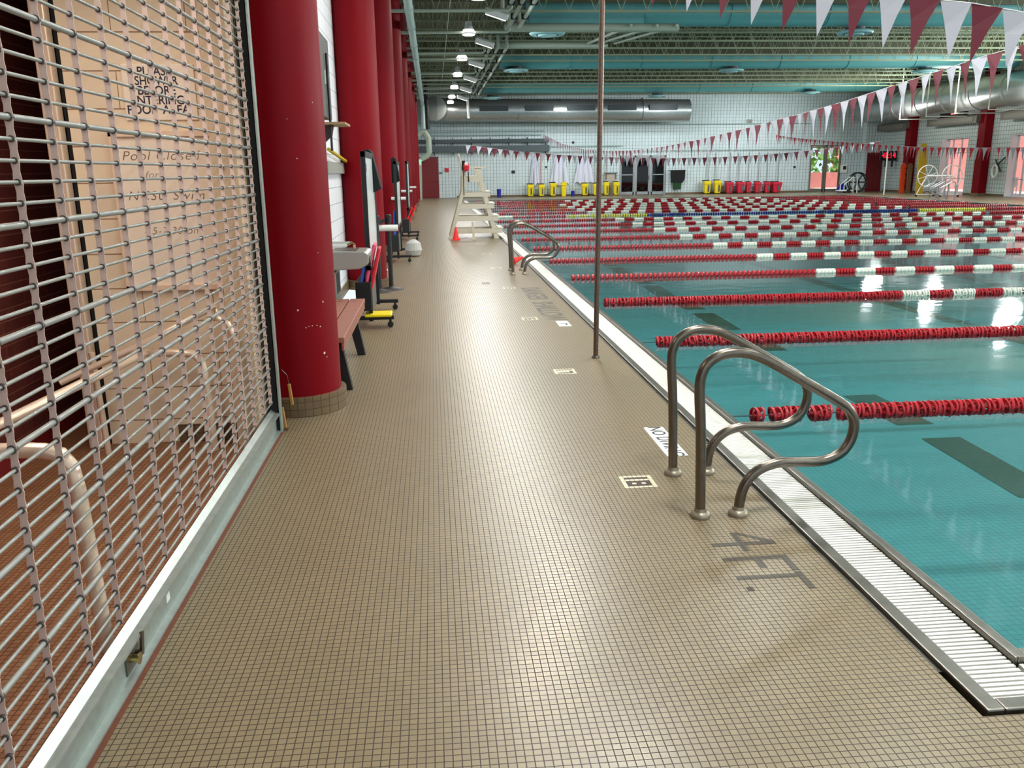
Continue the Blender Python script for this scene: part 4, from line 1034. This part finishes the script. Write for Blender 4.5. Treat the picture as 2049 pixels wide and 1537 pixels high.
MB().tube([(-.06, 0, .02), (-.065, 0, -.45), (-.06, 0, -.55)], .01, 6).bar((.05, 0, 0), (.06, 0, -.25), .05, .02).build('strap', BLACKF, t)
t = lthing('traffic_cone', (.52, 20.75, 0), 'small orange-red traffic cone beside the lifeguard chair foot', 'traffic cone')
MB().lathe([(.085, .0), (.08, .01), (.02, .30), (.0, .305)], n=18).build('cone_body', CONE, t, smooth=True); B(-.10, .10, -.10, .10, 0, .012).build('cone_base', CONE, t)
q = atz(1036, 530, 0)
o = MB().lathe([(.07, 0), (.06, .01), (.015, .20), (0, .21)], n=14).build('traffic_cone', CONE); o.location = (1.37, 14.9, .07); o.rotation_euler = (0, 1.3, .4); tag(o, 'orange cone lying on its side behind the distant grab rails', 'traffic cone')

# ================================================================ FAR WALL THINGS
def wheelie_bin(px0, px1, yt, yb, col, lab, grp, tilt=0, rz=0, handle=True):
    a, b = aty((px0 + px1) / 2, yb, 53.85), aty(px1, yb, 53.85); w = (aty(px1, yb, 53.85) - aty(px0, yb, 53.85)).x; h = aty((px0 + px1) / 2, yt, 53.85).z
    t = lthing('pool_bin', (a.x, 53.85, 0), lab, 'bin', grp, rz)
    w *= .9; bt = w * .36; tp = w * .5; fz = .05 if handle else 0
    o = MB(); o.v = [(-bt, -bt, fz), (bt, -bt, fz), (bt, bt, fz), (-bt, bt, fz), (-tp, -tp, h - .04), (tp, -tp, h - .04), (tp, tp, h - .04), (-tp, tp, h - .04)]
    o.f = [(0, 1, 2, 3), (4, 5, 6, 7), (0, 1, 5, 4), (1, 2, 6, 5), (2, 3, 7, 6), (3, 0, 4, 7)]
    bo = o.build('bin_body', col, t, bevel=.02); bo.rotation_euler = (0, tilt, 0)
    B(-tp - .02, tp + .02, -tp - .02, tp + .02, h * .74, h * .74 + .03).build('rim', col, t, bevel=.006)
    if handle:
        MB().box(-tp, tp, tp, tp + .08, h - .04, h + .02).build('handle', BLACK, t)
        for s in (-1, 1): MB().tube([(s * bt * .9 - .02, bt, .07), (s * bt * .9 + .02, bt, .07)], .07, 12).build('wheel', BLACK, t)
        B(.01, tp * .5, -tp - .0, -tp + .05, .15, h * .66).build('grey_panel', GREYB, t).rotation_euler = (.0, 0, 0)
    return t
Gy = 'yellow wheeled bins along the far wall'; Gr = 'red wheeled bins along the far wall'
yl = ['tilted yellow wheeled bin, leftmost of the row along the far wall', 'yellow wheeled bin second from the left along the far wall', 'yellow wheeled bin third from the left along the far wall', 'plain bright yellow bin fourth from the left along the far wall',
      'yellow wheeled bin just right of the small blue bucket', 'yellow bin half hidden left of the rusty pole', 'yellow bin just right of the rusty pole', 'yellow bin beside the grey glazed doors', 'left yellow bin of the pair past the hanging black cloth', 'right yellow bin of the pair past the hanging black cloth']
for k, (a, b, t_, b_) in enumerate(((1054, 1068, 368, 393), (1077, 1090, 368, 392), (1099, 1113, 365, 393), (1122, 1134, 363, 391), (1163, 1177, 366, 391), (1186, 1197, 366, 391), (1207, 1218, 363, 391), (1226, 1239, 363, 390), (1406, 1421, 361, 388), (1427, 1442, 360, 387))):
    wheelie_bin(a, b, t_, b_, YEL, yl[k], Gy, tilt=(.06 if k in (0, 2) else 0), handle=k not in (3,))
rl = ['leftmost', 'second from the left', 'third from the left', 'fourth from the left', 'fifth from the left', 'rightmost']
for k, (a, b) in enumerate(((1450, 1466), (1472, 1488), (1491, 1502), (1508, 1522), (1528, 1540), (1542, 1562))):
    wheelie_bin(a, b, 363, 386, REDBIN, 'red wheeled bin against the far wall, %s of the six' % rl[k], Gr)
for k, (a, b, h, lab) in enumerate(((994, 1003, .50, 'tall dark blue bucket on the deck at the far wall beside the guard chair'), (1142, 1150, .32, 'small dark blue bucket between the yellow bins'))):
    p = aty((a + b) / 2, 392, 53.7); w = (aty(b, 392, 53.7) - aty(a, 392, 53.7)).x
    t = lthing('bucket', (p.x, 53.7, 0), lab, 'bucket', 'dark blue buckets by the far wall'); MB().lathe([(w * .4, 0), (w * .5, h), (w * .47, h), (w * .38, .02), (0, .02)], n=20).build('bucket_body', BLUE, t, smooth=True)
    MB().tube([(-w * .5, 0, h - .03), (0, -.05, h + .02), (w * .5, 0, h - .03)], .008, 6).build('bail_handle', STEELD, t)
# poles leaning above the bins
for k, px in enumerate((1068, 1083, 1108, 1128, 1170, 1192, 1214, 1418, 1434, 1462, 1480, 1498, 1518, 1536, 1556)):
    p = aty(px, 380, 54.1); red = k == 1
    o = MB().tube([(p.x, 54.22, 0), (p.x + random.uniform(-.1, .1), 54.34, 2.55)], .022, 8).build('tool_pole', REDF if red else GREYL)
    tag(o, ('red long tool pole standing in the second yellow bin' if red else 'grey long-handled pool tool leaning on the far wall above the bins'), 'pole', 'long tool poles leaning on the far wall')
# folded white sheets hanging
for k, (a, b) in enumerate(((1060, 1080), (1100, 1140), (1148, 1190))):
    pa, pb = aty(a, 360, 54.3).x, aty(b, 360, 54.3).x
    m = MB(); n = 10; bb = 0
    for i in range(n + 1):
        xx = pa + (pb - pa) * i / n; yy = 54.28 + .04 * math.sin(i * 2.1)
        m.v += [(xx, yy, .75 + .1 * math.sin(i)), (xx * .5 + (pa + pb) / 4, yy, 2.35)]
    m.f = [(2 * i, 2 * i + 2, 2 * i + 3, 2 * i + 1) for i in range(n)]
    m.v += [(vx, vy + .015, vz) for vx, vy, vz in m.v[:2 * n + 2]]; N_ = 2 * n + 2
    m.f += [tuple(N_ + j for j in reversed(q)) for q in m.f[:n]]
    tag(m.build('hanging_sheet', mat('pale_sheet', (214, 216, 232), .7)), 'pale folded sheet hanging on the far wall behind the yellow bins, %s of three' % ('leftmost', 'middle', 'rightmost')[k], 'sheet', 'pale sheets hanging on the far wall')
# bin beside the doors: bench press frame / board on legs
p = aty(1222, 370, 54.2); t = thing('whiteboard_stand', (p.x, 54.2, 0), 'pale panel on brown legs between the yellow bins and the grey doors', 'panel')
B(p.x - .3, p.x + .3, 54.2, 54.25, 0, 1.35).build('panel_face', mat('beige_panel', (176, 170, 160), .6), t); MB().box(p.x - .42, p.x + .42, 54.12, 54.3, 1.35, 1.40).build('top_bar', GREYB, t)
for s in (-1, 1): B(p.x + s * .30 - .03, p.x + s * .30 + .03, 54.17, 54.19, 1.0, 1.35).build('leg', BROWNB, t)
# hanging black cloth and green towel
a, b = aty(1336, 341, 54.15), aty(1374, 341, 54.15)
t = thing('wall_bar', (a.x, 54.2, 1.9), 'thin black bar fixed to the far wall right of the grey doors', 'bar'); MB().tube([(a.x, 54.2, a.z + .0), (b.x, 54.2, a.z)], .02, 8).build('bar_rod', BLACK, t)
m = MB().prism([(a.x + .2, a.z), (b.x - .08, a.z), (b.x - .1, .95), (b.x - .25, .72), (a.x + .25, .72)], 54.14, 54.24); tag(m.build('black_cloth', BLACKF, bevel=.01), 'big black cloth draped over the bar on the far wall', 'cloth')
m = MB().prism([(a.x + .38, .73), (b.x - .3, .73), (b.x - .34, .3), (a.x + .4, .3)], 54.15, 54.23); tag(m.build('green_towel', GREENF, bevel=.01), 'dark green cloth hanging below the black one on the far wall', 'cloth')
# small wall fittings
for k, (px, py, w, h, m_, nm, lab) in enumerate(((894, 340, .25, .22, REDF, 'alarm_box', 'red alarm box on the far wall beside the red door'), (882, 346, .2, .05, BLACK, 'door_closer_arm', 'small black bracket on the far wall beside the red door'), (1027, 344, .2, .16, BLACK, 'wall_socket_box', 'small black box on the far wall above the blue bucket'),
        (1147, 285, .13, .13, BLACK, 'junction_box', 'small black box high on the far wall under the metal duct'), (1093, 334, .1, .1, BLACK, 'sensor', 'tiny black sensor on the far wall above the yellow bins'), (1500, 243, .35, .25, GREYL, 'vent_box', 'grey louvred box high on the far wall right of the metal duct'),
        (1590, 334, .12, .12, BLACK, 'wall_button', 'small black knob on the far wall left of the garden doors'), (1688, 338, .42, .5, WHITEP, 'control_panel', 'white control panel with a dark screen beside the garden doors'))):
    p = aty(px, py, YF - .05); t = thing(nm, (p.x, YF - .05, p.z), lab, nm.replace('_', ' '))
    B(p.x - w / 2, p.x + w / 2, YF - .08, YF, p.z - h / 2, p.z + h / 2).build('housing', m_, t)
    if nm == 'control_panel': B(p.x - .05, p.x + .14, YF - .09, YF - .08, p.z - .04, p.z + .18).build('screen', BLACK, t)
    if nm == 'vent_box':
        for j in range(4): B(p.x - .12, p.x + .12, YF - .09, YF - .08, p.z - .09 + j * .05, p.z - .07 + j * .05).build('slat', GREYB, t)
# glass door interior: chair and mats
t = thing('folding_chair', (14.2, 56, 0), 'white tubular chair standing behind the right-hand grey glass door', 'chair')
p = Vector((aty(1316, 370, 56).x, 56, 0))
MB().tube([(p.x - .28, 56, 0), (p.x - .16, 56, .78), (p.x + .16, 56, .78), (p.x + .28, 56, 0)], .018, 8).build('chair_frame', WHITEP, t); B(p.x - .22, p.x + .22, 55.8, 56.2, .42, .45).build('seat', WHITEP, t)

# reel, cart, towels by the right far corner
p = atz(1712, 385, 0); rx, ry = 26.6, 52.4
t = lthing('hose_fan', (rx, ry, 0), 'big black round drum fan on a stand left of the red double doors', 'fan')
def ring(m, c, R_, rr, n=36, ax='Y'):
    pts = [(c[0] + R_ * math.cos(2 * PI * k / n), c[1], c[2] + R_ * math.sin(2 * PI * k / n)) for k in range(n + 1)]; return m.tube(pts, rr, 8, False)
ring(MB(), (0, 0, .62), .58, .04).build('outer_ring', BLACK, t, smooth=True); ring(MB(), (0, .25, .62), .58, .04).build('outer_ring', BLACK, t, smooth=True)
m = MB()
for k in range(6): a = k * PI / 3; m.bar((0, .1, .62), (.56 * math.cos(a), .1, .62 + .56 * math.sin(a)), .10, .02, up=(0, 1, 0))
m.build('blades', GREYB, t); MB().tube([(0, 0, .62), (0, .25, .62)], .1, 12).build('hub', BLACK, t)
for s in (-1, 1): MB().bar((s * .4, .1, 0), (s * .4, .1, .3), .05, .05).build('stand', BLACK, t)
t = lthing('pool_cart', (25.6, 51.6, 0), 'low white cart with loop handles in front of the black fan', 'cart')
for yy in (0, .5): MB().tube([(-.3, yy, .12), (-.3, yy, .5), (.25, yy, .95), (.5, yy, .9), (.55, yy, 0)], .03, 8).build('loop_handle', WHITEP, t, smooth=True)
B(-.6, .3, 0, .5, .10, .18).build('platform', WHITEP, t, bevel=.01)
for s in (0, .5): MB().tube([(.0, s - .05, .11), (.0, s + .0, .11)], .12, 16).build('wheel', BLACK, t); 
o = MB().lathe([(.0, 0), (.28, .02), (.3, .3), (.1, .55), (0, .6)], n=14).build('blue_bag', BLUE); p = aty(1684, 380, 53.6); o.location = (p.x, 53.6, 0); tag(o, 'dark blue bag on the floor below the control panel', 'bag')
# white pole at the right end of the pool
p = atz(1768, 392, 0); t = thing('pennant_pole', tuple(p), 'thin white upright pole at the far right pool edge before the timer', 'pole'); MB().tube([tuple(p), (p.x, p.y, 2.5)], .035, 10).build('shaft', WHITEP, t); MB().lathe([(.08, 0), (.08, .02), (.04, .03)], c=tuple(p), n=14).build('floor_collar', STEELD, t)
# timer
a, b = atx(1763, 303, 28.7), atx(1795, 320, 28.7)
t = thing('digital_timer', (28.7, 53, 2.2), 'black digital timer with glowing red digits 48:14 on the right wall', 'timer')
yc = (a.y + b.y) / 2; zc = (a.z + b.z) / 2
aa, ab = aty(1763, 302, 52.2), aty(1794, 321, 52.2)
B(aa.x, ab.x, 52.2, 52.32, ab.z, aa.z).build('housing', BLACK, t)
text('digits', '48:14', .46, DIGIT, ((aa.x + ab.x) / 2, 52.19, (aa.z + ab.z) / 2), (PI / 2, 0, 0), t, .002, .002, .9)
MB().bar((aa.x + .3, 52.3, (ab.z)), (XR, 52.3, ab.z - .0), .04, .04).box(aa.x + .35, aa.x + .45, 52.25, 52.3, ab.z - .4, ab.z).box(ab.x - .3, ab.x - .2, 52.25, 52.3, ab.z - .4, ab.z).build('bracket', BLACK, t)
# rescue boards
def rboard(px0, px1, yt, yb, X, m_, nm, lab, tip=.1):
    a = atz((px0 + px1) / 2, yb, 0); w = abs((aty(px1, yb, a.y) - aty(px0, yb, a.y)).x); h = aty((px0 + px1) / 2, yt, a.y).z
    t = lthing(nm, (a.x, a.y, 0), lab, 'rescue board', 'boards leaning by the right wall column')
    pr = []
    for k in range(13): an = PI * k / 12; pr.append((w / 2 * math.cos(an), h - w * .7 + w * .7 * math.sin(an)))
    pr += [(-w * .42, 0), (w * .42, 0)]
    bd = MB().prism(pr, -.03, .03).build('board_body', m_, t, bevel=.015); bd.rotation_euler = (-.08, .05, 0)
    return t, w, h
t, w, h = rboard(1797, 1809, 326, 386, 28, ORANGE, 'spine_board', 'bright orange spine board leaning left of the red wall column')
for k in range(4):
    o = B(w * .42, w * .62, -.04, .04, h * (.2 + .2 * k), h * (.24 + .2 * k)).build('strap_buckle', BLACK, t)
t, w, h = rboard(1811, 1821, 326, 386, 28, BROWNB, 'spine_board', 'brown wooden spine board between the orange one and the column')
t, w, h = rboard(1830, 1848, 286, 388, 28, YELD, 'paddle_board', 'tall mustard yellow paddle board leaning right of the red column')
B(-.06, .06, -.05, -.035, h * .84, h * .88).build('logo_patch', BLACK, t)
# lane reel with two wheels
c1, c2 = aty(1856, 352, 43.4), aty(1905, 352, 42.3)
t = lthing('lane_line_reel', (c1.x, c1.y, 0), 'white lane rope reel with two big spoked wheels before the tall window', 'reel')
for k, c in enumerate((c1, c2)):
    cx, yy, cz, R_ = c.x - c1.x, c.y - c1.y, c.z, .54
    w = ring(MB(), (cx, yy, cz), R_, .026).build('wheel_rim', WHITEP, t, smooth=True)
    m = MB()
    for q in range(8): an = q * PI / 4 + .3; m.tube([(cx, yy, cz), (cx + R_ * math.cos(an), yy, cz + R_ * math.sin(an))], .013, 6)
    m.build('spokes', WHITEP, w)
    MB().tube([(cx, yy + .08, cz), (cx - .48, yy + .08, .1)], .022, 8).tube([(cx, yy + .08, cz), (cx + .48, yy + .08, .1)], .022, 8).tube([(cx - .5, yy + .08, .12), (cx + .5, yy + .08, .12)], .02, 8).build('side_frame', WHITEP, t)
    for s in (-1, 1): MB().tube([(cx + s * .48, yy + .05, .05), (cx + s * .48, yy + .1, .05)], .05, 12).build('caster', BLACK, t)
MB().tube([(0, 0, c1.z), (c2.x - c1.x, c2.y - c1.y, c2.z)], .05, 10).build('axle', WHITEP, t)
# ladder rails at right
for k, (xx, yy) in enumerate(((24.55, 38.9), (24.55, 39.5), (24.9, 40.3), (25.1, 41.2))):
    t = lthing('ladder_rail', (xx, yy, 0), ('grey ladder handrail at the right pool edge, nearest of four', 'grey ladder handrail at the right pool edge, second of four', 'grey ladder handrail at the right pool edge, third of four', 'grey ladder handrail beside the reel, farthest of four')[k], 'grab rail', 'ladder handrails at the right pool edge')
    MB().tube([(0, 0, 0), (0, 0, .72), (-.06, 0, .82), (-.18, 0, .84), (-.75, 0, .55), (-.8, 0, .4), (-.7, 0, .3), (-.45, 0, .25), (-.4, 0, 0)], .026, 8).build('rail_pipe', mat('grey_rail', (150, 150, 156), .35, .6), t, smooth=True)
# life ring
p = atx(1992, 343, 28.85)
t = thing('life_ring', (28.85, p.y, p.z), 'white life ring hanging on the right wall beside the red column', 'life ring')
m = MB(); m.tube([(28.8, p.y + .2 * math.cos(2 * PI * k / 24), p.z + .30 * math.sin(2 * PI * k / 24)) for k in range(25)], .06, 8, False).build('ring_body', WHITEP, t, smooth=True)
q = atx(1999, 325, 28.85)
t = thing('wall_hook', (28.9, q.y, q.z), 'black crossed hook on the right wall above the life ring', 'hook'); MB().bar((28.85, q.y - .45, q.z + .25), (28.85, q.y + .4, q.z - .3), .04, .06).bar((28.85, q.y + .3, q.z + .15), (28.85, q.y - .2, q.z - .45), .04, .06).build('hook_bars', BLACK, t)
# scoreboard above heater
a, b = atx(1885, 222, 28.9), atx(1932, 234, 28.9)
t = thing('scoreboard', (28.9, a.y, a.z), 'black scoreboard with small red lights above the right wall heater', 'scoreboard')
B(28.8, 28.98, b.y, a.y, b.z, a.z).build('housing', BLACK, t); B(28.79, 28.8, b.y + .6, b.y + 1.2, (a.z + b.z) / 2 - .04, (a.z + b.z) / 2 + .04).build('display', mat('dim_red', (255, 120, 110), .5, emit=1.5), t)
# white garden chair outside
t = thing('garden_chair', (33, 42, 0), 'white plastic chair outside beyond the window at the photo edge', 'chair')
q = atx(2020, 385, 31.5)
m = MB().box(q.x - .25, q.x + .25, q.y - .25, q.y + .25, .38, .42); m.build('seat', WHITEP, t); B(q.x + .2, q.x + .25, q.y - .25, q.y + .25, .42, .9).build('backrest', WHITEP, t)
for s in (-1, 1):
    for s2 in (-1, 1): B(q.x + s * .22 - .02, q.x + s * .22 + .02, q.y + s2 * .22 - .02, q.y + s2 * .22 + .02, 0, .38).build('leg', WHITEP, t)
for o in bpy.data.objects:
    if 'local' in o: del o['local']
